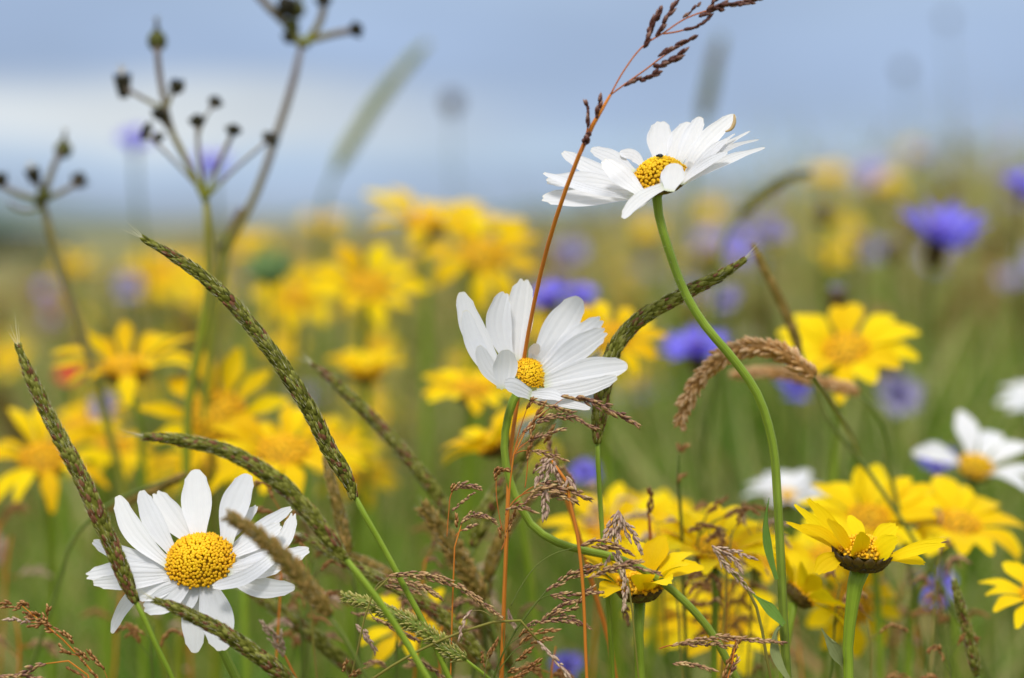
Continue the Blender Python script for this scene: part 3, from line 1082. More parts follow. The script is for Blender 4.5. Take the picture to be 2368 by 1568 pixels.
dC, cC, aC, sC, spC, stC = hero_daisy('daisy', 'tall white daisy seen side on against the sky with a tiny beetle on top', mC, (1528, 416), .53, (-.17, .90, .40), 68, 50, 3, .5, [
    ([(1245, 600), (1255, 370), (1262, 203)], 235, {'b': -2}),
    ([(1360, 600), (1430, 400), (1540, 215)], 165, {'b': -2}),
    ([(1430, 620), (1555, 370), (1655, 165)], 165, {'b': 0}),
    ([(1500, 680), (1760, 340), (1985, 145)], 165, {'b': 1, 'brown': [(1972, 140), (1974, 220), (1938, 285), (1888, 306)], 'bz': 2}),
    ([(1530, 720), (1800, 460), (1990, 322)], 88, {'b': 2, 'tw': .7}),
    ([(1540, 740), (1920, 420), (2128, 302)], 62, {'b': 1, 'tw': .55, 'notch': 0}),
    ([(1540, 760), (1960, 450), (2215, 384)], 58, {'b': 1, 'tw': .55, 'notch': 0}),
    ([(1480, 810), (1960, 565), (2272, 462)], 86, {'b': 5, 'tw': .55, 'notch': 0}),
    ([(1450, 815), (1720, 600), (1912, 508)], 84, {'b': 7}),
    ([(1090, 640), (990, 545), (868, 530)], 120, {'b': -3}),
    ([(1000, 700), (790, 560), (585, 478)], 150, {'b': -2}),
    ([(1000, 800), (580, 660), (310, 500)], 150, {'b': 0}),
    ([(1010, 870), (500, 780), (150, 790)], 165, {'b': 1}),
    ([(1040, 920), (440, 940), (105, 950)], 190, {'b': 2, 'h': -2}),
    ([(1030, 955), (480, 840), (122, 702)], 82, {'b': 5}),
    ([(1090, 920), (890, 740), (700, 578)], 185, {'b': 9}),
    ([(1180, 930), (1030, 1010), (930, 1060)], 100, {'b': -2, 'h': -3}),
    ([(1310, 830), (1060, 960), (893, 1148)], 118, {'b': 11, 'base': .6, 'h': -3}),
    ([(1345, 885), (1380, 745), (1400, 612)], 205, {'b': 11, 'base': .45}),
    ([(1330, 860), (1300, 790), (1275, 725)], 80, {'b': 9}),
    ([(1490, 725), (1550, 660), (1520, 600)], 80, {'b': 6}),
], [(1518, 462), (1526, 510), (1545, 575), (1590, 690), (1635, 760), (1680, 812), (1750, 910), (1785, 1020), (1797, 1150), (1805, 1300), (1812, 1450), (1820, 1570)], 10.3, 340, wk=1.08)
hb = MB()
for k in range(90):
    t = random.random() * .35
    c = catmull(spC[:5], 60)
    i = int(t / .35 * 58)
    T = V(c[i + 1] - c[i]).normalized()
    dr = Matrix.Rotation(random.random() * 6.28, 3, T) @ T.orthogonal().normalized()
    b = V(c[i]) + dr * 10 * sC
    hb.hair(b, b + dr * random.uniform(5, 11) * sC, .00004, .9)
hb.build('stem_hair', M['hair'], stC)
for nm, pts, w, mt in (('leaf', [(1795, 1340), (1772, 1250), (1770, 1200), (1778, 1150)], 22, 'leaf'), ('leaf', [(1812, 1445), (1775, 1405), (1738, 1372)], 30, 'leaf'),
                       ('leaf', [(1822, 1570), (1790, 1500), (1800, 1450), (1812, 1440)], 26, 'leaf_dry')):
    mb = MB()
    mb.petal(uvd(pts, .526), w * sC, cdir(.3, .4, .9).normalized(), a=.3, notch=0, base=.5, tipw=.7, tint=.5)
    mb.build(nm, M[mt], dC)

# beetle on the disc
bt = thing('beetle', 'tiny glossy black beetle on the disc of the tall daisy', 'beetle', P(1525, 361, .527))
mb = MB()
mb.ellipsoid(P(1526, 360, .527), cdir(1, -.08, .2), 7.2 * sC, 4.4 * sC, .5, 14, 8)
mb.build('shell', M['beetle'], bt)
mb = MB()
mb.ellipsoid(P(1518.5, 360.5, .5268), cdir(1, -.05, .2), 2.6 * sC, 2.8 * sC, .2, 10, 6)
for q in range(3):
    b = P(1521 + q * 4, 362, .5262)
    mb.hair(b, b + cdir(-.3 + .3 * q, -1, .5) * 4 * sC, .5 * sC, .2)
mb.build('head', M['beetle'], bt)

# ------------------------------------------------------------------ sharp corn marigold, seen from the side


def side_marigold():
    d = .53
    s = d / FPX
    A = cdir(.06, .96, .24).normalized()
    cu, cv = 1994, 1283
    C = P(cu, cv, d)
    stem = [(1983, 1325), (1974, 1370), (1966, 1430), (1960, 1490), (1962, 1570)]
    sp = uvd(stem, d)
    sp += to_ground(sp[-1], sp[-2])
    root = thing('corn_marigold', 'sharp yellow marigold seen side on with brown cup and thick green stem', 'marigold', sp[-1])
    L = [([(1200, 720), (1040, 520), (893, 348)], 95, -4), ([(1150, 700), (960, 530), (808, 393)], 70, -2), ([(1100, 700), (920, 590), (745, 514)], 52, 0),
         ([(1150, 730), (1020, 600), (850, 538)], 70, 3), ([(1210, 750), (1120, 600), (1030, 492)], 85, 7), ([(1280, 640), (1220, 540), (1180, 468)], 105, -9),
         ([(1340, 660), (1420, 590), (1508, 533)], 115, -9), ([(1240, 760), (1245, 670), (1242, 588)], 145, 10), ([(1330, 775), (1420, 690), (1515, 632)], 130, 9),
         ([(1430, 760), (1650, 680), (1850, 628)], 58, 0), ([(1400, 785), (1600, 715), (1842, 668)], 66, 5), ([(1450, 760), (1600, 765), (1700, 800)], 80, 1),
         ([(1130, 745), (1020, 800), (960, 868)], 130, 4)]
    for pts, w, b in L:
        mb = MB()
        n = len(pts)
        X = [P(*mD(*p), d - (b * .001) * (.4 + .6 * i / (n - 1))) for i, p in enumerate(pts)]
        mb.petal(X, w * .3428 * s, (A * .45 + cdir(0, 0, 1) * .55).normalized(), cup=random.uniform(.05, .14), notch=.09, tint=random.random(), nu=11, nv=16, base=.5, visw=True, tipw=.38)
        mb.build('petal', M['yellow'], root)
    disc_mb(C + A * .0012, A, 62 * s, 30 * s, 200, 62 * s * 1.9 / 14 * .9, 12 * s, .2).build('flower_disc', [M['disc_base'], M['disc_mid']], root)
    involucre_mb(C + A * .001, A, 76 * s, 46 * s, 15, 4).build('involucre', M['bract'], root)
    mb = MB()
    mb.tube([C - A * 26 * s] + sp, [24 * s, 21 * s, 17 * s, 14 * s, 12.5 * s, 12 * s, 12 * s, 12 * s], 14, .5, 70)
    mb.build('stem', M['stem'], root)
    mb = MB()
    mb.petal([P(1948, 1535, d), P(1925, 1500, d - .004), P(1898, 1452, d - .006)], 36 * s, cdir(.4, .3, .9).normalized(), a=.3, notch=0, tint=.4, base=.5, tipw=.75)
    mb.build('leaf', M['leaf_dry'], root)


side_marigold()

# ------------------------------------------------------------------ softer marigolds, daisies, cornflowers
GM = 'corn marigolds around the daisies'
f_ = lambda lab, *a, **k: flower('corn_marigold', lab, 'marigold', *a, **k, group=k.pop('group', GM)) if False else flower('corn_marigold', lab, 'marigold', *a, **{**{'group': GM}, **k})
f_('yellow marigold with raised petals and brown cup, beneath the kinked daisy stem', 1477, 1352, .545, (-.05, .95, .28), 60, 112, 12, .55, 66, [(1475, 1420), (1477, 1490), (1480, 1570)], stem_r=12, jit=.3, nfl=140, notch=.08)
f_('yellow marigold behind the sharp side-on marigold, its disc still visible', 2008, 1200, .64, (0, .84, .54), 52, 128, 15, .28, 62, [(2020, 1300), (2030, 1420), (2035, 1570)])
f_('rightmost of the two soft yellow marigolds behind the sharp side-on one', 2215, 1212, .645, (.12, .88, .44), 55, 128, 15, .12, 60, [(2160, 1300), (2110, 1400), (2100, 1570)], droop=.1)
f_('yellow marigold behind the hanging straw-coloured grass, thin green stem below', 1655, 1272, .60, (0, .90, .44), 56, 118, 15, .36, 58, [(1655, 1360), (1652, 1440), (1650, 1570)], rot=.3)
f_('tilted yellow marigold showing its brown back beside the tall daisy stem', 1850, 1375, .585, (.62, .62, -.10), 40, 105, 12, .35, 52, [(1830, 1430), (1815, 1500), (1810, 1570)])
f_('low soft yellow marigold under the other marigolds beside the stem kink', 1672, 1455, .64, (0, .75, .66), 50, 115, 13, .1, 56, rot=.2)
f_('blurred yellow marigold behind the dangling pale grass seeds', 1405, 1232, .66, (-.1, .88, .45), 50, 120, 14, .25, 54)
f_('blurred yellow marigold squeezed between the dangling seeds and the straw grass', 1530, 1225, .70, (.1, .88, .45), 46, 95, 13, .3, 50)
f_('blurred golden marigold peeping out left of the tall daisy stem', 1762, 1290, .66, (.2, .8, .5), 46, 95, 12, .2, 50)
f_('low golden marigold between two marigold stems near the bottom', 1575, 1428, .72, (-.2, .8, .5), 46, 92, 12, .15, 50)
f_('orange-centred marigold with short drooping petals below the sharp marigold', 1968, 1395, .66, (.1, .35, .92), 52, 88, 10, -.1, 48, droop=.15, rot=.4)
f_('golden marigold hidden behind the cup of the sharp marigold', 1915, 1290, .68, (-.1, .8, .5), 46, 90, 12, .1, 50)
f_('half a yellow marigold cut by the picture edge, low down', 2400, 1372, .60, (-.2, .85, .45), 45, 100, 12, .2, 44)
f_('crescent of a yellow marigold behind the middle daisy stem', 1150, 1025, .66, (-.45, .80, .1), 48, 120, 12, .35, 62, rot=.6)
f_('flat soft yellow marigold just left of the middle daisy', 1088, 903, .71, (.1, .90, .36), 45, 88, 13, .14, 50)
f_('small cupped yellow marigold right of the long foxtail', 847, 862, .80, (0, .97, .20), 40, 86, 12, .42, 44)
f_('blurred starry yellow marigold left of and above the middle daisy', 852, 665, .86, (.15, .76, .60), 50, 105, 9, .12, 56, jit=.5, droop=.1)
f_('very blurred golden marigold behind the starry one', 690, 690, 1.0, (.1, .7, .7), 40, 76, 8, .1, 54)
f_('topmost blurred yellow marigold, joined with another below the sky', 985, 515, .94, (.12, .93, .33), 52, 122, 11, .22, 54, jit=.35, stem=[(985, 640), (985, 800), (985, 1000)], stem_r=10)
f_('small blurred yellow marigold joining the topmost one to its neighbour', 1090, 520, 1.0, (.1, .85, .4), 40, 70, 9, .2, 50)
f_('blurred yellow marigold with one petal hanging down, beside the wiry grass stem', 1118, 590, .90, (.1, .66, .72), 52, 108, 9, .10, 60, jit=.45, droop=.14, rot=.35)
f_('yellow marigold half hidden behind the middle daisy and a curved foxtail', 1412, 782, .70, (.1, .7, .7), 48, 90, 11, .1, 50)
f_('soft yellow marigold on the right with brown grass crossing before it', 1955, 812, .69, (-.16, .78, .60), 60, 122, 15, .28, 58, jit=.38, stem=[(1950, 900), (1930, 1050), (1920, 1300)])
f_('yellow marigold with long upcurved petals on the far left', 292, 852, .71, (.02, .93, .34), 58, 138, 14, .26, 46, jit=.5, droop=.12, stem=[(320, 960), (330, 1100), (330, 1300)])
f_('big-disced yellow marigold facing the viewer between two foxtails', 505, 970, .70, (.04, .42, .90), 70, 130, 11, .08, 52, hd=.5, jit=.45, rot=.25)
f_('wide yellow marigold at the left edge with two drooping front petals', 105, 1060, .70, (.05, .84, .52), 60, 140, 14, .08, 48, droop=.18, jit=.4)
f_('soft yellow marigold behind the lower left daisy and arching foxtail', 655, 1045, .67, (.06, .87, .46), 64, 145, 15, .08, 52, droop=.12, jit=.35, stem=[(600, 1160), (570, 1300), (570, 1570)])
f_('orange-yellow marigold tucked behind the left edge marigold', 262, 1030, .78, (.3, .8, .4), 42, 95, 11, -.05, 46, droop=.25)
f_('soft golden marigold under the upcurved one, mostly hidden by the dark foxtail', 190, 985, .80, (-.2, .85, .4), 42, 90, 11, .2, 46)
f_('golden marigold low behind the big-disced one and the arching foxtail', 470, 1075, .76, (-.1, .85, .4), 46, 105, 12, .05, 46, droop=.15)
f_('blurred yellow marigold right behind the long foxtail near its base', 770, 1030, .80, (.2, .85, .4), 44, 95, 12, .15, 46)
f_('low yellow marigold behind the lumpy green timothy head', 950, 1448, .62, (-.1, .75, .6), 45, 92, 9, .15, 48, jit=.4)
f_('blurred golden marigold low behind the foxtails', 825, 1105, .82, (.1, .8, .5), 40, 75, 10, .1, 44)
f_('faint golden marigold below the umbel-headed dry plant', 375, 635, 1.55, (0, .8, .6), 40, 75, 10, .1, 46)
for lab, u, v, dd in (('ochre smudge of a marigold just right of the tall daisy petals, near the skyline', 1905, 408, 1.9), ('ochre smudge of a marigold on the skyline above the big cornflower', 2045, 428, 2.1),
                      ('ochre smudge of a marigold left of the big cornflower, under the nodding foxtail', 1925, 590, 1.7), ('dim golden marigold behind the fork of the dry stalks', 575, 570, 1.6),
                      ('dim golden marigold under the pale sky foxtail', 745, 520, 1.8), ('dim golden marigold at the left under the three-headed dry plant', 175, 620, 1.7), ('dim golden marigold left of the feathery green umbel', 470, 690, 1.4)):
    f_(lab, u, v, dd, (random.uniform(-.2, .2), .9, .40), 22, 42, 8, .25, 32, jit=.5, nfl=40)
GD = 'soft white daisies at the right'
flower('daisy', 'soft white daisy at the right edge above the two marigolds, orange disc', 'daisy', 2256, 1080, .70, (.12, .82, .54), 44, 132, 9, .22, 62, mat='white', jit=.22, droop=.06, group=GD, disc='disc', hd=.5, rot=.35, skip=(3, 5, 6))
flower('daisy', 'blurred white daisy cut by the right edge, highest of the soft daisies', 'daisy', 2420, 940, .84, (0, .86, .5), 34, 98, 12, .2, 46, mat='white', group=GD, disc='disc')
flower('daisy', 'blurred white daisy seen from the side behind the tall daisy stem', 'daisy', 1818, 1150, .74, (0, .96, .26), 36, 85, 13, .35, 46, mat='white', group=GD, disc='disc')

GC = 'cornflowers in the meadow'
for lab, u, v, d, ax, rr, kw in [
    ('large violet-blue cornflower, the biggest of the right side', 2168, 560, 1.0, (.12, .84, .48), 118, {'n': 9}),
    ('violet-blue cornflower cut by the right edge', 2365, 440, 1.1, (0, .8, .6), 58, {}),
    ('violet cornflower behind the upright petals of the middle daisy', 1268, 700, .88, (-.1, .9, .4), 62, {}),
    ('pale violet cornflower touching the right of the one behind the middle daisy', 1342, 690, .95, (.1, .8, .6), 48, {}),
    ('violet cornflower behind the tan arching grass head', 1612, 820, .85, (-.1, .85, .5), 88, {}),
    ('small violet cornflower under the right hand marigold', 1842, 900, .92, (0, .7, .7), 50, {}),
    ('faded lilac cornflower below the right hand marigold', 2075, 922, 1.0, (.1, .5, .85), 62, {'mat': 'corn_pale'}),
    ('faded lilac cornflower between the bent foxtail tip and the marigold', 1676, 702, .95, (0, .6, .8), 48, {'mat': 'corn_pale'}),
    ('lilac cornflower against the sky beside the dark seed heads', 310, 335, 1.30, (0, .8, .6), 45, {}),
    ('pale blue cornflower between the dry stalks against the sky', 492, 388, 1.35, (0, .8, .6), 52, {}),
    ('pale violet cornflower behind the dangling grass seeds', 1352, 1098, .80, (0, .6, .8), 40, {}),
    ('pale violet cornflower below the marigolds near the lower right foxtail', 2165, 1362, .80, (0, .5, .8), 55, {}),
    ('violet cornflower at the bottom below the purple grass', 1312, 1548, .74, (0, .7, .7), 45, {}),
    ('violet cornflower hidden behind the soft white daisy', 2165, 1075, .78, (-.1, .8, .5), 55, {}),
    ('faded lilac cornflower left of the long foxtail', 298, 668, 1.25, (0, .5, .8), 42, {'mat': 'corn_pale'}),
    ('faded lilac cornflower behind the petals of the left marigold', 240, 945, .85, (0, .4, .8), 40, {'mat': 'corn_pale'}),
    ('dim lilac cornflower right of the hanging-petal marigold', 1320, 590, 1.3, (0, .6, .8), 50, {'mat': 'corn_pale'}),
    ('dim lilac cornflower beside the blurred brown grass tip', 1780, 545, 1.2, (0, .6, .8), 52, {'mat': 'corn_pale'}),
]:
    cornflower(lab, u, v, d, ax, rr, group=GC, **kw)


def bud(label, u, v, d, r, cat='bud', name='knapweed', top=True, group=None):
    s = d / FPX
    C = P(u, v, d)
    sp = [C, C + V((0, 0, -.03)), C + V((random.uniform(-.01, .01), 0, -.1))]
    sp += to_ground(sp[-1], sp[-2])
    root = thing(name, label, cat, sp[-1], group)
    mb = MB()
    A = V((random.uniform(-.2, .2), 0, 1))
    mb.ellipsoid(C, A, r * s * 1.15, r * s * .85, .3)
    for k in range(40):
        a = k * GOLD
        q = k / 40
        dr = V((math.cos(a), math.sin(a), 0))
        mb.lens(C + V((0, 0, r * s * (-1 + 1.7 * q))) + dr * r * s * .8 * math.sin(math.pi * (.1 + .8 * q)), V((0, 0, 1)) + dr * .5, r * s * .6, r * s * .35, lens_tint(.2, .6), flat=dr)
    mb.build('seed_head', M['bract'], root)
    if top:
        mb = MB()
        for k in range(24):
            a = k * GOLD
            dr = V((math.cos(a), math.sin(a), 0))
            mb.lens(C + V((0, 0, r * s * .7)) + dr * r * s * .3, V((0, 0, 1)) + dr * .7 * random.random(), r * s * .9, r * s * .14, random.random())
        mb.build('tuft', M['corn_pale'], root)
    mb = MB()
    mb.tube(sp, [(4 if d < 1.9 else 1.8) * s] * len(sp), 7, .4, 30)
    mb.build('stem', M['stem_dark'], root)
    return root


GK = 'blurred knapweed heads'
bud('dark purple-brown knapweed bud behind the right hand marigold', 1935, 697, .86, 26, group=GK)
bud('dim purple bud on a dark stalk under the daisy stem, right', 1905, 500, 1.25, 22, group=GK)
bud('round grey-green head floating against the sky right of the pale foxtail', 1045, 240, 2.0, 23, top=False, group=GK)
bud('large faint grey head against the sky on the right', 2090, 165, 3.4, 15, top=False, group=GK)
bud('faint brown head near the top right of the sky', 2190, 45, 4.0, 12, top=False, group=GK)
bud('dim brown seed head right of the big cornflower stalk', 2060, 585, 1.3, 22, group=GK)

flower('poppy', 'red poppy mostly hidden behind the left marigold', 'poppy', 160, 868, .95, (0, .6, .8), 8, 24, 5, .4, 60, mat='poppy', disc='disc')

# feathery green umbel
t = thing('wild_carrot', 'feathery green umbel closing up, right of the long foxtail', 'wild carrot', P(630, 900, .95))
mb = MB()
s = .95 / FPX
for k in range(300):
    a, q = random.random() * 6.28, math.sqrt(random.random())
    b = P(625, 662, .95)
    mb.hair(b, b + V((math.cos(a) * q * 80, math.sin(a) * q * 80, 105 - 45 * q * q + random.uniform(-25, 15))) * s, 2.2 * s, random.random())
mb.build('umbel', M['umbel'], t)
mb = MB()
q = uvd([(625, 664), (628, 760), (632, 900)], .95)
mb.tube(q + to_ground(q[-1], q[-2]), 4 * s, 7, .4, 30)
mb.build('stem', M['stem'], t)

# ------------------------------------------------------------------ foxtails and other spikes
GF = 'foxtail grass spikes'
GD2 = .53
for a in [
    ('long foxtail spike leaning left across the picture, tip under the seed-head plant', [(330, 552), (400, 592), (470, 640), (535, 700), (590, 765), (640, 830), (690, 905), (730, 975), (762, 1040), (790, 1085), (808, 1120), (818, 1150)], 40, .53, [(830, 1168), (880, 1255), (950, 1385), (1000, 1480), (1040, 1572)], {'stem_r': 7, 'stem_mat': 'stem'}),
    ('dark foxtail spike crossing the left petals of the lower left daisy', [(42, 800), (70, 870), (95, 925), (130, 995), (165, 1060), (205, 1140), (240, 1220), (275, 1300), (297, 1355), (312, 1390)], 42, .515, [(322, 1405), (350, 1470), (378, 1525), (400, 1572)], {'stem_r': 6.5, 'stem_mat': 'stem'}),
    ('arching reddish foxtail spike just above the lower left daisy', [(335, 1010), (390, 1014), (450, 1024), (510, 1038), (560, 1060), (610, 1090), (660, 1128), (705, 1175), (745, 1225), (775, 1262), (798, 1290)], 42, .50, [(815, 1312), (850, 1355), (930, 1470), (990, 1572)], {'stem_r': 8, 'stem_mat': 'stem'}),
    ('foxtail spike crossing the bottom petals of the lower left daisy', [(360, 1388), (400, 1403), (450, 1427), (500, 1452), (545, 1480), (585, 1508), (625, 1536), (660, 1568), (700, 1605)], 40, .51, [(760, 1680)], {'stem_r': 6}),
    ('soft green foxtail leaning left of the middle daisy stem', [(722, 842), (765, 876), (810, 918), (855, 962), (900, 1008), (945, 1060), (985, 1110), (1020, 1160), (1045, 1205)], 34, .60, [(1080, 1270), (1130, 1400), (1180, 1570)], {}),
    ('bent foxtail curving up behind the tall daisy stem', [(1718, 602), (1680, 628), (1640, 650), (1590, 675), (1540, 702), (1490, 730), (1455, 760), (1425, 800), (1407, 845), (1396, 890), (1388, 940), (1383, 985), (1380, 1022)], 40, .545, [(1381, 1040), (1384, 1110), (1390, 1200), (1400, 1330)], {'stem_r': 5.5, 'stem_mat': 'stem'}),
    ('soft foxtail passing behind the bottom of the lower left daisy', [(580, 1372), (630, 1402), (680, 1438), (730, 1475), (780, 1518), (830, 1560)], 38, .60, [(900, 1640)], {}),
    ('foxtail behind the daisy petals running under the timothy head', [(694, 1236), (740, 1262), (800, 1298), (860, 1330), (920, 1358), (980, 1395), (1040, 1440), (1090, 1490), (1130, 1545)], 34, .57, [(1170, 1600)], {}),
    ('upright soft foxtail hanging below the long one', [(752, 1060), (765, 1110), (778, 1160), (790, 1210), (800, 1260), (806, 1290)], 32, .59, [(820, 1360), (830, 1570)], {'mat': 'brownspike'}),
    ('thick foxtail slanting up to the right behind the orange stem', [(1290, 940), (1255, 985), (1215, 1040), (1180, 1095), (1145, 1150), (1115, 1205), (1095, 1260)], 44, .60, [(1080, 1310), (1040, 1570)], {'stem_r': 7}),
    ('short foxtail right behind the kinked daisy stem', [(1245, 1130), (1200, 1180), (1165, 1235), (1140, 1290), (1125, 1340)], 34, .60, [(1120, 1400), (1130, 1570)], {'mat': 'brownspike'}),
    ('soft olive foxtail slanting down right behind the timothy head, low', [(1050, 1262), (1085, 1330), (1120, 1400), (1150, 1470), (1180, 1540)], 40, .60, [(1210, 1620)], {}),
    ('soft brown foxtail crossing behind the orange stem near the bottom', [(810, 1282), (870, 1312), (930, 1350), (990, 1400), (1050, 1460), (1100, 1530)], 36, .59, [(1140, 1600)], {'mat': 'brownspike'}),
    ('soft upright brown foxtail just left of the orange stem at the bottom', [(1128, 1330), (1118, 1390), (1106, 1450), (1098, 1520)], 38, .61, [(1090, 1600)], {'mat': 'brownspike'}),
    ('stubby foxtail tip in the lower right corner', [(2205, 1345), (2215, 1385), (2228, 1430), (2240, 1475), (2250, 1520), (2258, 1560)], 30, .575, [(2268, 1620)], {}),
    ('blurred brown spike above the right hand marigold', [(1738, 566), (1765, 620), (1792, 670), (1815, 720), (1835, 770), (1850, 815)], 24, .64, [(1880, 880), (1910, 960), (2000, 1080)], {'mat': 'brownspike', 'awn': False}),
    ('blurred green foxtail nodding right of the tall daisy', [(1870, 402), (1825, 410), (1785, 432), (1745, 462), (1710, 500)], 28, .86, [(1680, 540), (1660, 650), (1650, 800)], {'awn': False}),
    ('pale blurred foxtail slanting across the sky left of centre', [(985, 102), (940, 150), (900, 200), (862, 250), (830, 302), (800, 350), (775, 395)], 34, 1.3, [(750, 460), (735, 560), (730, 700)], {'awn': False, 'mat': 'timothy'}),
    ('faint upright foxtail against the sky right of the wiry grass', [(1668, 90), (1655, 130), (1645, 180), (1635, 230), (1625, 275)], 34, 1.5, [(1610, 340), (1600, 450)], {'awn': False}),
    ('blurred brown spike lying behind the top of the lower left daisy', [(250, 1180), (320, 1150), (380, 1122), (430, 1095)], 22, .62, [(180, 1230), (120, 1400)], {'mat': 'brownspike', 'awn': False}),
]:
    lab, ax, w, d, st, kw = a
    spike('foxtail_grass', lab, 'grass', ax, w, d, st, group=GF, **kw)
spike('foxtail_grass', 'tan bristly grass head arching down to the left beside the tall daisy stem', 'grass', [(1572, 985), (1580, 950), (1600, 905), (1630, 862), (1665, 830), (1705, 808), (1750, 803), (1795, 812), (1840, 838), (1880, 868)], 44, .57, [(1920, 930, .60), (1985, 1050, .67), (2020, 1200, .72)], mat='wheat', style='arch', group=GF)
spike('foxtail_grass', 'second tan arching head behind the first one', 'grass', [(1690, 868), (1730, 862), (1790, 862), (1850, 870), (1920, 890), (1985, 905)], 30, .66, [(2030, 960), (2060, 1100)], mat='wheat', style='arch', group=GF)
spike('timothy_grass', 'soft brown timothy head crossing the right petals of the lower left daisy', 'grass', [(522, 1190), (560, 1212), (600, 1240), (640, 1275), (680, 1318), (712, 1358), (740, 1395), (762, 1422)], 48, .475, [(775, 1440), (805, 1490), (830, 1535), (850, 1572)], mat='brownspike', style='timothy', stem_r=5)
spike('timothy_grass', 'lumpy green timothy head in sharp focus at the bottom', 'grass', [(790, 1380), (830, 1390), (870, 1405), (920, 1425), (970, 1452), (1010, 1480), (1045, 1508), (1075, 1522)], 42, .53, [(1090, 1535), (1130, 1568)], mat='timothy', style='timothy', stem_r=4, stem_mat='stem')
spike('timothy_grass', 'pale-tipped fuzzy timothy head behind the fine grasses', 'grass', [(975, 1170), (1000, 1200), (1030, 1240), (1060, 1290), (1090, 1340), (1115, 1390)], 52, .585, [(1140, 1450), (1160, 1570)], mat='brownspike', style='timothy', stem_r=5)

# ------------------------------------------------------------------ fine panicle grasses
panicle('fescue_grass', 'wiry orange-red grass stem with dark spikelets rising before the tall daisy', mG4, [
    ([(740, 410), (800, 250), (880, 70)], 62, {'sl': 27, 'sw': 8, 'dens': 1.7}), ([(840, 330), (920, 190), (1010, 35)], 42, {'sl': 27, 'sw': 8, 'dens': 1.7}),
    ([(1225, 145), (1400, 70), (1730, 0), (1850, -40)], 60, {'sl': 27, 'sw': 8, 'dens': 1.7}), ([(1100, 265), (1200, 235), (1320, 150)], 36, {'sl': 24, 'sw': 7, 'dens': 1.6}),
    ([(1080, 160), (1160, 100), (1240, 20)], 42, {'sl': 20, 'sw': 6, 'dark': .6, 'dens': .7}), ([(1300, 100), (1350, 30), (1420, -30)], 40, {'sl': 24, 'sw': 7, 'dens': 1.6}),
    ([(825, 595), (950, 550), (1085, 465)], 58, {'sl': 27, 'sw': 8, 'dens': 1.7}), ([(870, 500), (1000, 430), (1195, 325)], 40, {'sl': 26, 'sw': 7, 'dens': 1.7}),
    ([(575, 765), (720, 700), (870, 645)], 46, {'sl': 27, 'sw': 8, 'dens': 1.7}), ([(228, 1135), (222, 1030), (212, 905)], 32, {'sl': 24, 'sw': 7, 'dens': 1.6}),
    ([(310, 1050), (322, 970), (335, 870)], 44, {'sl': 24, 'sw': 8, 'dens': 1.7}), ([(195, 1300), (210, 1255), (235, 1190)], 62, {'sl': 15, 'sw': 9, 'dens': 1.5}),
], [[(-545, 6090, .54), (-525, 5400, .54), (-495, 4650, .54), (-470, 4070, .542), (-405, 3600, .545), (-300, 2945, .538), (-175, 2365, .53), (-40, 1900, .52), (115, 1473, .515), (310, 1047, .51), (430, 850, .51)],
    [(430, 850, .51), (560, 620, .51), (740, 400, .51), (900, 300, .51), (1100, 170, .51), (1300, 95, .51), (1780, -10, .51)], [(430, 850, .51), (580, 740, .51), (750, 620, .51), (880, 520, .51), (1080, 400, .51)],
    [(900, 305, .51), (1050, 280, .51), (1180, 240, .51)], [(160, 1400, .512), (180, 1300, .512), (225, 1150, .512), (225, 1050, .512)], [(230, 1200, .512), (290, 1100, .512), (315, 1000, .512)]],
    d=.51, mat='dark_spk', stem_r=2.0, main_r=5.2, cat='grass')

GP = 'fine open-headed grasses'
panicle('bent_grass', 'purple-brown fine grass nodding right below the middle daisy', mG1, [
    ([(850, 440), (1000, 320), (1300, 290), (1610, 420)], 85), ([(890, 545), (1050, 480), (1250, 415)], 60), ([(925, 648), (1100, 680), (1300, 755)], 55, {'dark': .3}),
    ([(1250, 70), (1500, 110), (1900, 290), (2050, 380)], 105, {'sl': 23, 'sw': 5.5}), ([(900, 110), (1100, 170), (1360, 240)], 55),
    ([(875, 740), (905, 560), (960, 330), (1060, 150)], 60, {'mat': 'rust_spk'}), ([(870, 200), (900, 130), (940, 90)], 50, {'mat': 'rust_spk'}),
    ([(1060, 560), (1110, 470), (1150, 380)], 70, {'mat': 'rust_spk', 'd': .545}), ([(940, 880), (1000, 780), (1110, 700)], 50, {'d': .545}),
], [[(640, 1900), (650, 1700), (680, 1200), (710, 800), (730, 690), (790, 540), (860, 430)], [(730, 690), (800, 610), (890, 545)], [(735, 685), (820, 650), (930, 648)], [(720, 720), (790, 440), (870, 200)], [(715, 730), (800, 500), (900, 380), (1250, 100)],
    [(850, 1040), (870, 880), (880, 740)]], d=.53, group=GP, stem_r=1.3)
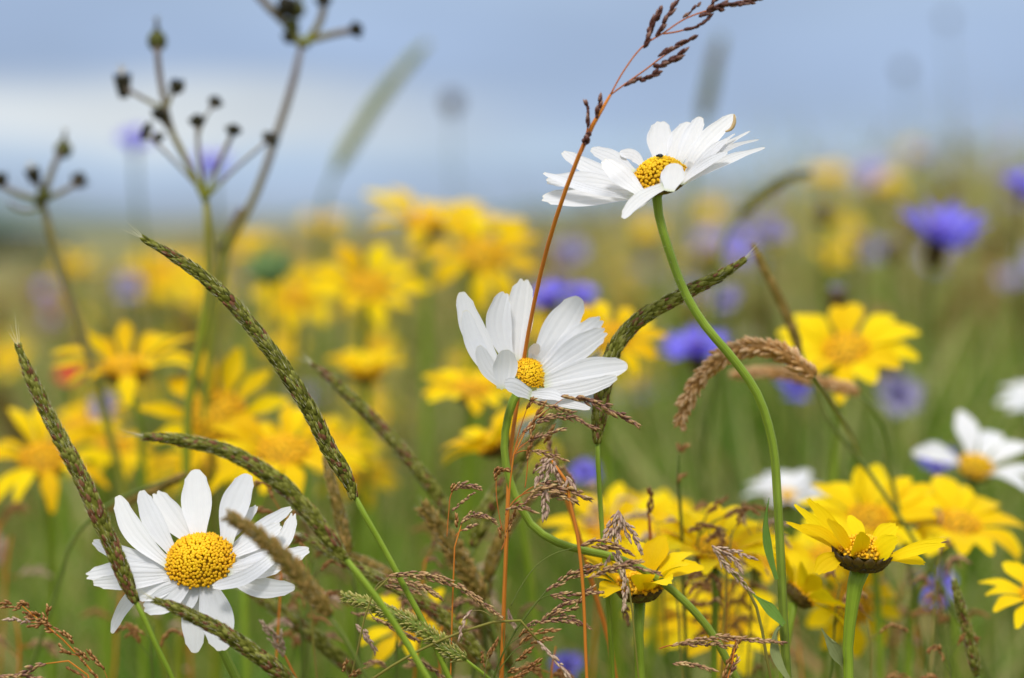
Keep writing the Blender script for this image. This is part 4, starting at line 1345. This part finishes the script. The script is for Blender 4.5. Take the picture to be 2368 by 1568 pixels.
panicle('bent_grass', 'pale pinkish drooping grass seeds hanging right of the kinked daisy stem', mG1, [
    ([(1130, 745), (1040, 850), (975, 1010)], 95), ([(1150, 770), (1180, 880), (1215, 970)], 95), ([(1060, 1060), (1065, 1220), (1050, 1375)], 110), ([(1120, 800), (1100, 900), (1080, 1080)], 60),
    ([(1080, 730), (1040, 770), (1040, 830)], 60), ([(1300, 940), (1290, 1000), (1260, 1040)], 70), ([(1310, 940), (1350, 980), (1380, 1040)], 60),
    ([(920, 1085), (1200, 1050), (1550, 1165)], 120, {'mat': 'purple_spk', 'dark': .4}), ([(1080, 1130), (1250, 1140), (1400, 1190)], 80, {'mat': 'purple_spk', 'dark': .4}), ([(950, 1020), (1080, 985), (1235, 975)], 50, {'mat': 'purple_spk'}),
    ([(845, 1205), (920, 1140), (1010, 1105)], 52, {'mat': 'purple_spk'}), ([(650, 1275), (780, 1240), (965, 1315)], 62, {'mat': 'purple_spk'}), ([(700, 1265), (750, 1215), (800, 1205)], 45, {'mat': 'rust_spk'}),
], [[(1500, 2900), (1450, 1900), (1400, 1500), (1330, 1200), (1280, 940), (1230, 810), (1180, 760), (1130, 745)], [(1290, 960), (1320, 945), (1340, 960)], [(640, 1330), (700, 1220), (830, 1110), (920, 1085)], [(820, 1110), (900, 1050), (960, 1020)]],
    d=.528, mat='pale_spk', sl=21, sw=5.2, group=GP, stem_r=1.5, main_r=4)
panicle('bent_grass', 'small-clustered brown grass left of the orange stem', mG1, [
    ([(530, 945), (565, 850), (705, 860)], 75), ([(90, 1060), (200, 1010), (380, 1050)], 80, {'mat': 'purple_spk'}), ([(65, 1080), (90, 1040), (110, 1000)], 60), ([(75, 1290), (150, 1220), (310, 1085)], 48, {'mat': 'purple_spk', 'dens': .6}),
    ([(125, 1460), (115, 1390), (125, 1330)], 50), ([(175, 1410), (320, 1325), (545, 1415)], 90, {'mat': 'purple_spk'}), ([(200, 1490), (260, 1460), (320, 1440)], 55, {'mat': 'purple_spk'}),
    ([(650, 1560), (690, 1420), (745, 1300)], 50), ([(590, 1560), (580, 1500), (578, 1460)], 40),
], [[(60, 3000), (90, 2000), (110, 1600), (130, 1470), (180, 1410)], [(20, 1560), (40, 1300), (70, 1100), (100, 1050)], [(610, 1500), (570, 1300), (545, 1100), (545, 930)], [(600, 1700), (640, 1600), (655, 1540)], [(110, 1560), (160, 1500), (220, 1480)]],
    d=.53, mat='rust_spk', sl=15, sw=5, group=GP, stem_r=1.2)
panicle('bent_grass', 'golden brown grass plume bending over the timothy head', mG2, [
    ([(680, 515), (900, 510), (1100, 540), (1400, 640), (1600, 790), (1800, 945)], 95, {'dark': .35}), ([(640, 560), (900, 600), (1190, 745)], 95, {'dark': .35, 'd': .54}), ([(630, 620), (800, 660), (960, 700)], 55, {'d': .54}),
    ([(500, 955), (700, 1050), (970, 1200)], 62, {'d': .54}), ([(325, 1040), (430, 1150), (520, 1295)], 95, {'mat': 'pale_spk', 'd': .54}), ([(270, 900), (360, 920), (430, 910)], 50, {'d': .56}),
    ([(1490, 885), (1420, 990), (1375, 1175)], 52, {'mat': 'pale_spk'}), ([(1760, 1180), (1720, 1250), (1680, 1310)], 46, {'mat': 'rust_spk', 'sl': 15}), ([(1605, 1300), (1610, 1370), (1625, 1430)], 44, {'mat': 'rust_spk', 'sl': 15}),
    ([(180, 1500), (200, 1450), (225, 1400)], 62, {'mat': 'rust_spk', 'sl': 14}), ([(250, 1550), (320, 1510), (395, 1480)], 72, {'mat': 'rust_spk', 'sl': 14}), ([(840, 1370), (1050, 1450), (1220, 1570)], 55, {'d': .54}), ([(400, 1420), (500, 1400), (600, 1410)], 45, {'d': .56}),
], [[(230, 1700), (330, 1300), (420, 900), (520, 650), (620, 540), (680, 515)], [(500, 680), (560, 590), (650, 560)], [(440, 860), (460, 900), (510, 955)], [(1700, 940), (1600, 880), (1490, 885)], [(1630, 1560), (1660, 1380), (1690, 1290)], [(300, 1700), (260, 1600), (215, 1480)]],
    d=.527, group=GP, stem_r=1.4, stem_mat='stem_dry')
panicle('bent_grass', 'purple open panicle spreading to the right at the bottom centre', mG3, [
    ([(610, 670), (740, 590), (900, 480), (1150, 420)], 75), ([(860, 540), (1000, 500), (1160, 405)], 65), ([(1050, 545), (1300, 425), (1580, 375)], 66, {'d': .515}), ([(1150, 500), (1400, 435), (1760, 500)], 62, {'d': .515}),
    ([(650, 720), (900, 705), (1190, 690)], 60), ([(650, 725), (780, 760), (930, 775)], 50), ([(900, 860), (960, 760), (1070, 640)], 56), ([(560, 985), (700, 860), (860, 795)], 72), ([(660, 925), (780, 880), (910, 860)], 62),
    ([(550, 1000), (800, 965), (1040, 1048)], 95), ([(395, 1055), (450, 1020), (520, 985)], 46, {'sl': 15}), ([(335, 1140), (390, 1090), (450, 1060)], 50, {'sl': 15, 'mat': 'rust_spk'}), ([(335, 1215), (480, 1120), (715, 1075)], 58, {'mat': 'rust_spk'}),
    ([(445, 1215), (550, 1180), (655, 1165)], 52, {'mat': 'rust_spk', 'sl': 15}), ([(300, 1390), (380, 1330), (465, 1260)], 70, {'mat': 'rust_spk', 'sl': 15}), ([(215, 1515), (260, 1490), (325, 1470)], 62, {'mat': 'rust_spk', 'sl': 14}),
    ([(385, 1495), (460, 1450), (550, 1390)], 78, {'mat': 'rust_spk', 'sl': 15}), ([(280, 1565), (340, 1535), (415, 1505)], 55, {'mat': 'rust_spk', 'sl': 14}), ([(0, 1380), (50, 1270), (105, 1180)], 46, {'mat': 'rust_spk', 'sl': 14}),
    ([(960, 215), (1130, 160), (1310, 190)], 44), ([(1080, 220), (1300, 232), (1480, 298)], 75), ([(215, 880), (240, 960), (290, 1050)], 60, {'mat': 'pale_spk', 'd': .545}),
], [[(30, 1700), (60, 1560), (170, 1290), (250, 1150), (330, 1010), (500, 800), (620, 650)], [(500, 800), (580, 740), (650, 720)], [(180, 1280), (250, 1200), (340, 1140), (460, 1040), (560, 970)], [(170, 1290), (165, 1150), (170, 1010)], [(70, 1560), (180, 1400), (300, 1270), (450, 1210)],
    [(180, 1560), (260, 1440), (300, 1390)], [(240, 830), (350, 620), (480, 440), (650, 310), (830, 250), (960, 212)], [(420, 1050), (520, 980), (560, 985)]],
    d=.53, group=GP, stem_r=1.3, stem_mat='stem_dark', main_r=2.2)
panicle('bent_grass', 'straw-pale tassel hanging over the marigold with raised petals', mG3, [
    ([(1330, -130), (1260, 0), (1190, 140)], 95), ([(1340, -130), (1300, 20), (1250, 160)], 85), ([(1350, -120), (1350, 30), (1320, 190)], 85), ([(1280, 290), (1370, 420), (1400, 560), (1400, 860)], 82, {'dark': .4}), ([(1320, 250), (1350, 330), (1400, 430)], 75, {'dark': .4}),
    ([(1380, -60), (1470, 60), (1580, 290)], 70), ([(1360, -60), (1400, 20), (1460, 170)], 45), ([(1250, 320), (1230, 360), (1220, 390)], 50), ([(1390, 810), (1420, 920), (1440, 1020)], 80, {'d': .56, 'mat': 'purple_spk'}),
], [[(1560, 1700), (1500, 1100), (1440, 600), (1330, 300), (1290, 100), (1310, -80), (1340, -130)], [(1340, -130), (1380, -90), (1400, -40)]], d=.532, mat='pale_spk', sl=21, sw=5.4, group=GP, stem_r=1.4, stem_mat='stem_dry')
panicle('bent_grass', 'twisted dry grey-brown grass head pointing down at the bottom centre', mG3, [
    ([(520, 1190), (640, 1320), (740, 1440), (860, 1590)], 58, {'dark': .35}),
], [[(200, 960), (270, 945), (340, 980), (440, 1090), (530, 1200)]], d=.528, mat='pale_spk', sl=20, sw=5, group=GP, stem_r=2, stem_mat='stem_dry')
panicle('bent_grass', 'horizontal straw grass head at the lower right before the daisy stem', mD, [
    ([(0, 1345), (250, 1295), (500, 1310), (760, 1332)], 44, {'dark': .35}), ([(60, 1345), (230, 1340), (410, 1355)], 34), ([(330, 1570), (390, 1420), (445, 1310)], 46, {'mat': 'rust_spk'}), ([(0, 1470), (130, 1480), (280, 1522)], 40, {'dark': .35}), ([(355, 1560), (400, 1490), (430, 1430)], 36),
], [[(330, 2100), (340, 1800), (370, 1500), (440, 1330), (380, 1305), (250, 1300)], [(-100, 1370), (-40, 1350), (20, 1342)]], d=.525, group=GP, sl=20, sw=5, stem_r=1.5)
panicle('bent_grass', 'withered grey grass tuft before the cluster of marigolds on the right', mD, [
    ([(260, 680), (340, 800), (440, 900), (525, 995)], 46), ([(270, 685), (380, 750), (455, 840)], 50), ([(330, 690), (450, 730), (555, 770)], 34),
], [[(620, 1400), (560, 1100), (500, 960), (400, 870), (270, 690)]], d=.54, mat='pale_spk', group=GP, stem_r=2.2, stem_mat='stem_dry')
panicle('bent_grass', 'soft brown grass tips between the marigold cluster and the white daisy', mD, [
    ([(220, 460), (290, 400), (355, 355)], 46), ([(340, 480), (470, 412), (625, 432)], 56), ([(20, -10), (50, 20), (90, 5)], 60), ([(30, 250), (40, 215), (70, 200)], 50),
], [[(60, 800), (45, 450), (30, 230), (30, 60)], [(150, 800), (180, 560), (225, 460)], [(180, 600), (260, 520), (345, 478)]], d=.60, mat='rust_spk', group=GP, stem_r=2.5, stem_mat='stem_dark')
panicle('bent_grass', 'brown seeded grass leaning left in the lower left corner', mGL, [
    ([(150, 560), (70, 550), (0, 575)], 75), ([(280, 612), (150, 610), (35, 600)], 62), ([(390, 610), (330, 560), (230, 575)], 85), ([(450, 730), (390, 710), (315, 675)], 60), ([(660, 850), (540, 740), (440, 690)], 110), ([(450, 770), (410, 755), (360, 735)], 55),
    ([(280, 790), (180, 770), (70, 780)], 75, {'mat': 'pale_spk'}), ([(395, 810), (350, 800), (310, 820)], 50, {'mat': 'pale_spk'}), ([(560, 850), (470, 860), (375, 862)], 52), ([(690, 860), (600, 820), (500, 810)], 70), ([(760, 970), (690, 920), (620, 885)], 66), ([(635, 720), (648, 650), (650, 575)], 70),
    ([(985, 1100), (880, 980), (760, 895)], 56), ([(990, 1090), (960, 1040), (930, 985)], 44), ([(965, 1245), (880, 1190), (805, 1130)], 60), ([(940, 1230), (890, 1215), (830, 1210)], 45), ([(1190, 1320), (1100, 1240), (1010, 1165)], 66), ([(1400, 1440), (1300, 1330), (1195, 1215)], 68), ([(1160, 1400), (1130, 1350), (1110, 1310)], 40), ([(1320, 1580), (1270, 1520), (1230, 1480)], 55),
], [[(1700, 2300), (1480, 1800), (1330, 1580), (1200, 1420), (1080, 1280), (1000, 1170), (750, 970), (560, 800), (390, 650), (300, 590)], [(560, 800), (430, 810), (280, 790)], [(640, 830), (640, 760), (636, 720)], [(1480, 1800), (1460, 1600), (1400, 1440)], [(1060, 1260), (1000, 1250), (960, 1240)]],
    d=.525, mat='rust_spk', sl=15, sw=5.5, group=GP, stem_r=1.2, stem_mat='stem_orange')
panicle('bent_grass', 'purplish grass heads lying along the bottom left edge', mGL, [
    ([(590, 1375), (460, 1420), (280, 1515)], 75), ([(0, 1540), (300, 1535), (640, 1600)], 85), ([(890, 1415), (1020, 1480), (1190, 1580)], 52, {'mat': 'rust_spk'}),
], [[(1300, 2000), (1250, 1700), (1100, 1400), (850, 1325), (700, 1340), (590, 1375)], [(1290, 1900), (1260, 1650), (1190, 1570)], [(900, 1900), (780, 1680), (640, 1600)]], d=.522, group=GP, sl=22, sw=6, stem_r=1.2)
panicle('bent_grass', 'pink-tinged fluffy grass head right of the daisy lowest petals', mapper(0, 0, 1), [
    ([(655, 1515), (635, 1480), (605, 1440)], 22), ([(660, 1500), (650, 1480), (648, 1460)], 16),
], [[(700, 1600), (680, 1560), (658, 1515)]], d=.56, mat='pale_spk', group=GP, sl=16, sw=5, stem_r=2)
panicle('bent_grass', 'second orange stem slanting up behind the pale drooping seeds', mapper(0, 0, 1), [
    ([(1300, 1120), (1280, 1060), (1262, 1010)], 22), ([(1320, 1180), (1325, 1120), (1300, 1080)], 16), ([(1500, 1190), (1503, 1160), (1500, 1130)], 22, {'mat': 'rust_spk'}),
], [[(1425, 1580), (1405, 1470), (1375, 1370), (1345, 1260), (1315, 1170), (1295, 1110)], [(1505, 1260), (1502, 1220), (1500, 1190)]], d=.575, group=GP, stem_r=4, main_r=5.5, sl=18, sw=5)

# ------------------------------------------------------------------ dry branched plants with dark seed heads


def seed_plant(label, d, stems, heads, tn=(.5, .2, .1, .1, .1, .1, .1, .1)):
    """stems: (points, radius px); heads: (u, v, w, h, kind, angle)"""
    tn = list(tn)
    """stems: (points, radius px); heads: (u, v, w, h, kind, angle)"""
    s = d / FPX
    q0 = uvd(stems[0][0], d)
    q0 += to_ground(q0[-1], q0[-2])
    root = thing('ragwort', label, 'seed-head plant', q0[-1], 'dry branched plants against the sky')
    mb = MB()
    r0 = stems[0][1]
    mb.tube(q0, [r0 * s * .7] + [r0 * s] * (len(q0) - 1), 8, tn, 50)
    for pts, r in stems[1:]:
        q = uvd(pts, d)
        mb.tube(q, [r * s * 1.25] * len(q), 7, [.2, .5, .8, .95], 20)
    mb.build('stem', M['stem_dry'], root)
    for u, v, w, h, kind, ang in heads:
        A = cdir(math.sin(ang), math.cos(ang), .15).normalized()
        C = P(u, v, d + random.uniform(-.012, .012))
        W, H = w * s * 1.2, h * s * 1.15
        mb = MB()
        e1 = A.orthogonal().normalized()
        e2 = A.cross(e1)
        if kind == 'bud':
            mb.ellipsoid(C - A * H * .12, A, H * .30, W * .42, .72, 12, 7)
            for k in range(18):
                a = k * GOLD
                dr = e1 * math.cos(a) + e2 * math.sin(a)
                mb.lens(C - A * H * .3 + dr * W * .36, A - dr * .38, H * random.uniform(.6, .95), W * .26, lens_tint(.8, .35), flat=dr)
            for k in range(10):
                mb.hair(C + A * H * .1, C + A * H * random.uniform(.5, .7) + e1 * W * random.uniform(-.15, .15) + e2 * W * random.uniform(-.15, .15), W * .03, .9)
        elif kind == 'fluff':
            mb.ellipsoid(C - A * H * .12, A, H * .36, W * .34, .18, 12, 7)
            for k in range(22):
                a = k * GOLD
                dr = e1 * math.cos(a) + e2 * math.sin(a)
                mb.lens(C - A * H * .5 + dr * W * .24, A + dr * .2, H * .8, W * .2, lens_tint(.05, .4), flat=dr)
            for k in range(40):
                dr = (e1 * random.uniform(-1, 1) + e2 * random.uniform(-1, 1)).normalized()
                mb.hair(C + A * H * .15, C + A * H * random.uniform(.4, .62) + dr * W * random.uniform(.05, .42), W * .025, 1.0)
        else:
            mb.ellipsoid(C, A, H * .40, W * .38, .12, 12, 7)
            for k in range(20):
                a = k * GOLD
                dr = e1 * math.cos(a) + e2 * math.sin(a)
                t = random.choice([.05, .2, .45])
                mb.lens(C - A * H * .36 + dr * W * .24, A * .9 + dr * random.uniform(.1, .7), H * .62, W * .24, lens_tint(t, t + .2), flat=dr)
        mb.build('seed_head', M['seed'], root)
    return root


seed_plant('branched dry plant with nine dark seed heads against the sky, top left', .69, [
    ([(476, 470), (482, 560), (482, 660), (465, 780), (440, 900), (430, 1100)], 11),
    ([(477, 470), (440, 390), (398, 305), (380, 235), (368, 165), (363, 110)], 6), ([(430, 370), (412, 330), (372, 275)], 4.5), ([(385, 255), (345, 235), (290, 205)], 4),
    ([(385, 250), (395, 225), (405, 200)], 4), ([(476, 450), (462, 380), (456, 290)], 4), ([(478, 455), (510, 370), (540, 305)], 4.5), ([(455, 330), (475, 270), (497, 240)], 2.5), ([(480, 455), (550, 385), (622, 325)], 3), ([(478, 455), (400, 370), (340, 312)], 3),
], [(363, 85, 46, 74, 'bud', .0), (284, 190, 34, 68, 'fluff', -.05), (408, 200, 32, 42, 'dark', -.5), (370, 263, 34, 36, 'dark', .3), (338, 304, 52, 26, 'dark', -1.2), (366, 318, 26, 26, 'dark', 2.8), (456, 279, 34, 34, 'dark', 0), (497, 236, 34, 32, 'dark', .4), (540, 300, 34, 30, 'dark', .2), (625, 321, 40, 34, 'dark', .7)], [.3, .05] + [.05] * 14)
seed_plant('taller dry stalk whose seed heads reach the top edge of the picture', .73, [
    ([(697, 105), (675, 200), (650, 280), (630, 340), (600, 430), (565, 500), (528, 570), (500, 700), (478, 900)], 9),
    ([(697, 105), (665, 60), (625, 20), (590, -20)], 8), ([(697, 105), (735, 60), (752, -20)], 7), ([(697, 100), (760, 82), (822, 70)], 7), ([(697, 105), (680, 70), (672, 20)], 7),
], [(662, 14, 46, 56, 'dark', -.4), (676, 55, 34, 80, 'bud', .1), (668, 88, 30, 30, 'dark', -2.6), (690, 15, 34, 60, 'bud', .2), (748, 0, 40, 30, 'dark', 0), (824, 68, 34, 34, 'dark', 1.2), (705, 100, 26, 22, 'dark', 1.0)], [.95, .8, .5, .2] + [.08] * 18)
seed_plant('shorter dry plant with a few seed heads at the left edge', .73, [
    ([(100, 470), (112, 520), (125, 570), (150, 650), (175, 720), (200, 800), (240, 950)], 10),
    ([(102, 460), (115, 410), (140, 350)], 6), ([(100, 455), (88, 425), (76, 405)], 5), ([(104, 458), (150, 440), (182, 420)], 5), ([(98, 462), (50, 450), (-2, 425)], 5), ([(98, 480), (50, 486), (20, 470)], 3),
], [(147, 338, 42, 62, 'bud', .1), (76, 400, 36, 44, 'fluff', -.3), (183, 416, 34, 44, 'dark', .3), (-2, 415, 36, 40, 'dark', -.6), (102, 445, 34, 50, 'bud', .1), (92, 466, 26, 26, 'dark', -.8)])
seed_plant('thin brown stalk leaning behind the long foxtail tip', .74, [([(520, 560), (505, 640), (495, 740), (490, 860), (490, 1000)], 9), ([(520, 560), (535, 520), (560, 480)], 6)], [(520, 575, 24, 40, 'dark', .2)])

# ------------------------------------------------------------------ the crowd of flowers further off: prototypes, then copies


def proto_flower(kind):
    """a whole plant about its own foot: one mesh, several materials"""
    mb = MB()
    H = .36
    lean = V((random.uniform(-.03, .03), random.uniform(-.03, .03), H))
    A = V((random.uniform(-.3, .3), random.uniform(-.9, .1), 1)).normalized()
    mb.mi = 0
    mb.tube([V((0, 0, -.01)), V((lean.x * .2, lean.y * .2, H * .5)), lean], [.0012, .0011, .001], 5, .4, 8)
    e1 = A.orthogonal().normalized()
    e2 = A.cross(e1)
    if kind == 'brown':
        mb.mi = 1
        mb.ellipsoid(lean, A, .007, .0055, .4, 9, 6)
        for k in range(14):
            a = k * GOLD
            dr = e1 * math.cos(a) + e2 * math.sin(a)
            mb.lens(lean + dr * .004, A + dr * .5, .010, .003, random.random())
    elif kind == 'spike':
        mb.mi = 1
        n = 60
        for k in range(n):
            a, t = k * GOLD, k / n
            dr = e1 * math.cos(a) + e2 * math.sin(a)
            mb.lens(lean + A * (.055 * t) + dr * .003, A + dr * .35, .008, .0026, random.random())
    else:
        mb.mi = 1
        n = 12 if kind != 'corn' else 10
        Lp, w = (.017, .008) if kind != 'corn' else (.015, .009)
        for k in range(n):
            a = 6.283 * k / n + random.uniform(-.15, .15)
            dr = e1 * math.cos(a) + e2 * math.sin(a)
            el = random.uniform(.0, .5)
            b = lean + dr * .006
            tp = b + (dr * math.cos(el) + A * math.sin(el)) * Lp
            mb.petal([b, (b + tp) / 2 + A * .001, tp], w, A, nu=5, nv=6, tint=random.random())
        mb.mi = 2
        mb.ellipsoid(lean + A * .001, A, .0035, .0075 if kind != 'corn' else .004, .5, 12, 6)
    return mb


kinds = {
    'yellow': ('corn_marigold', 'one of many small blurred yellow marigolds far out in the meadow', 'marigold', 'distant yellow marigolds', ['stem_dark', 'yellow', 'disc_mid'], 160),
    'corn': ('cornflower', 'one of many small blurred violet cornflowers far out in the meadow', 'cornflower', 'distant cornflowers', ['stem_dark', 'corn', 'corn_core'], 18),
    'pale': ('cornflower', 'one of many small faded lilac flowers far out in the meadow', 'cornflower', 'distant faded cornflowers', ['stem_dark', 'corn_pale', 'corn_core'], 110),
    'brown': ('knapweed', 'one of many small blurred brown seed heads far out in the meadow', 'seed head', 'distant brown seed heads', ['stem_dry', 'bract'], 190),
    'spike': ('foxtail_grass', 'one of many small blurred grass spikes far out in the meadow', 'grass', 'distant grass spikes', ['stem_dark', 'wheat'], 260),
}
for kd, (nm, lab, cat, grp, mats, cnt) in kinds.items():
    protos = [proto_flower(kd).build(nm, [M[x if x != 'wheat' or q == 0 else ('timothy' if q < 3 else 'brownspike')] for x in mats]) for q in range(4)]
    for p in protos:
        tag(p, lab, cat, grp, 'thing')
    for i in range(cnt):
        o = protos[i] if i < len(protos) else protos[i % 4].copy()
        if i >= len(protos):
            COL.objects.link(o)
        y = 1.5 + 14 * random.random() ** 1.6
        if kd == 'yellow':
            y = 1.6 + 14 * random.random() ** 1.9
        x = random.uniform(-1, 1) * (y * .255 + .04)
        if kd == 'yellow' and x > .06 * y:
            y += 1.0
            if random.random() < .3:
                x = -x
        if kd in ('spike', 'brown'):
            y = (1.25 if kd == 'spike' else 1.7) + 8 * random.random() ** 1.3
            x = random.uniform(-1, 1) * (y * .255 + .02)
        if kd in ('corn', 'pale'):
            y += .5
            x = random.uniform(-1, 1) * (y * .255 + .04)
        # the right side stands nearer and taller, as in the photograph
        tall = random.uniform(.70, 1.12) + .16 * ss(.0, .22, x / y) * random.random()
        if kd in ('brown', 'spike') and random.random() < .35:
            tall += random.uniform(.05, .22) * ss(3.5, 6.0, y)
        if kd in ('corn', 'pale') and x < 0 and random.random() < .5:
            x = abs(x)
        o.location = (x, y, ground_z(x, y))
        o.scale = (1, 1, 1)
        hs = tall if kd != 'spike' or y > 4 else min(tall, .98 - .12 * ss(.0, .15, x / y))
        sc = random.uniform(.85, 1.15)
        o.scale = (sc, sc, hs)
        o.rotation_euler = (random.uniform(-.08, .08), random.uniform(-.08, .08), random.uniform(-1.2, 1.2))


# ------------------------------------------------------------------ softer brown grass among the stems at the bottom
for i in range(48):
    u0, d0 = random.choice([random.uniform(850, 1750), random.uniform(900, 1400), random.uniform(1500, 2350), random.uniform(-50, 850)]), random.uniform(.565, .72)
    v0 = random.uniform(1180, 1500)
    kx = random.choice([-1, 1])
    cl = []
    st = [[(u0 + kx * 25, 1640), (u0 + kx * 8, v0 + 190), (u0, v0 + 60), (u0 - kx * 10, v0)]]
    for q in range(random.randint(3, 6)):
        b = (u0 + random.uniform(-8, 8), v0 + 150 * random.random())
        sx = random.choice([-1, 1])
        e = (b[0] + sx * random.uniform(25, 95), b[1] - random.uniform(-20, 75))
        m = ((b[0] * .4 + e[0] * .6), min(b[1], e[1]) - 12)
        cl.append(([((b[0] + m[0]) / 2, (b[1] + m[1]) / 2), m, e], random.uniform(10, 20)))
        st.append([b, ((b[0] + m[0]) / 2, (b[1] + m[1]) / 2)])
    panicle('bent_grass', 'one of the soft out-of-focus brown grass heads among the stems low in the meadow', ID, cl, st, d=d0, mat=random.choice(['rust_spk', 'purple_spk', 'rust_spk', 'pale_spk']), group='soft brown grass heads among the stems', sl=17, sw=5, stem_r=1.5, main_r=2.5, stem_mat=random.choice(['stem_dry', 'stem_orange', 'stem_dark']))
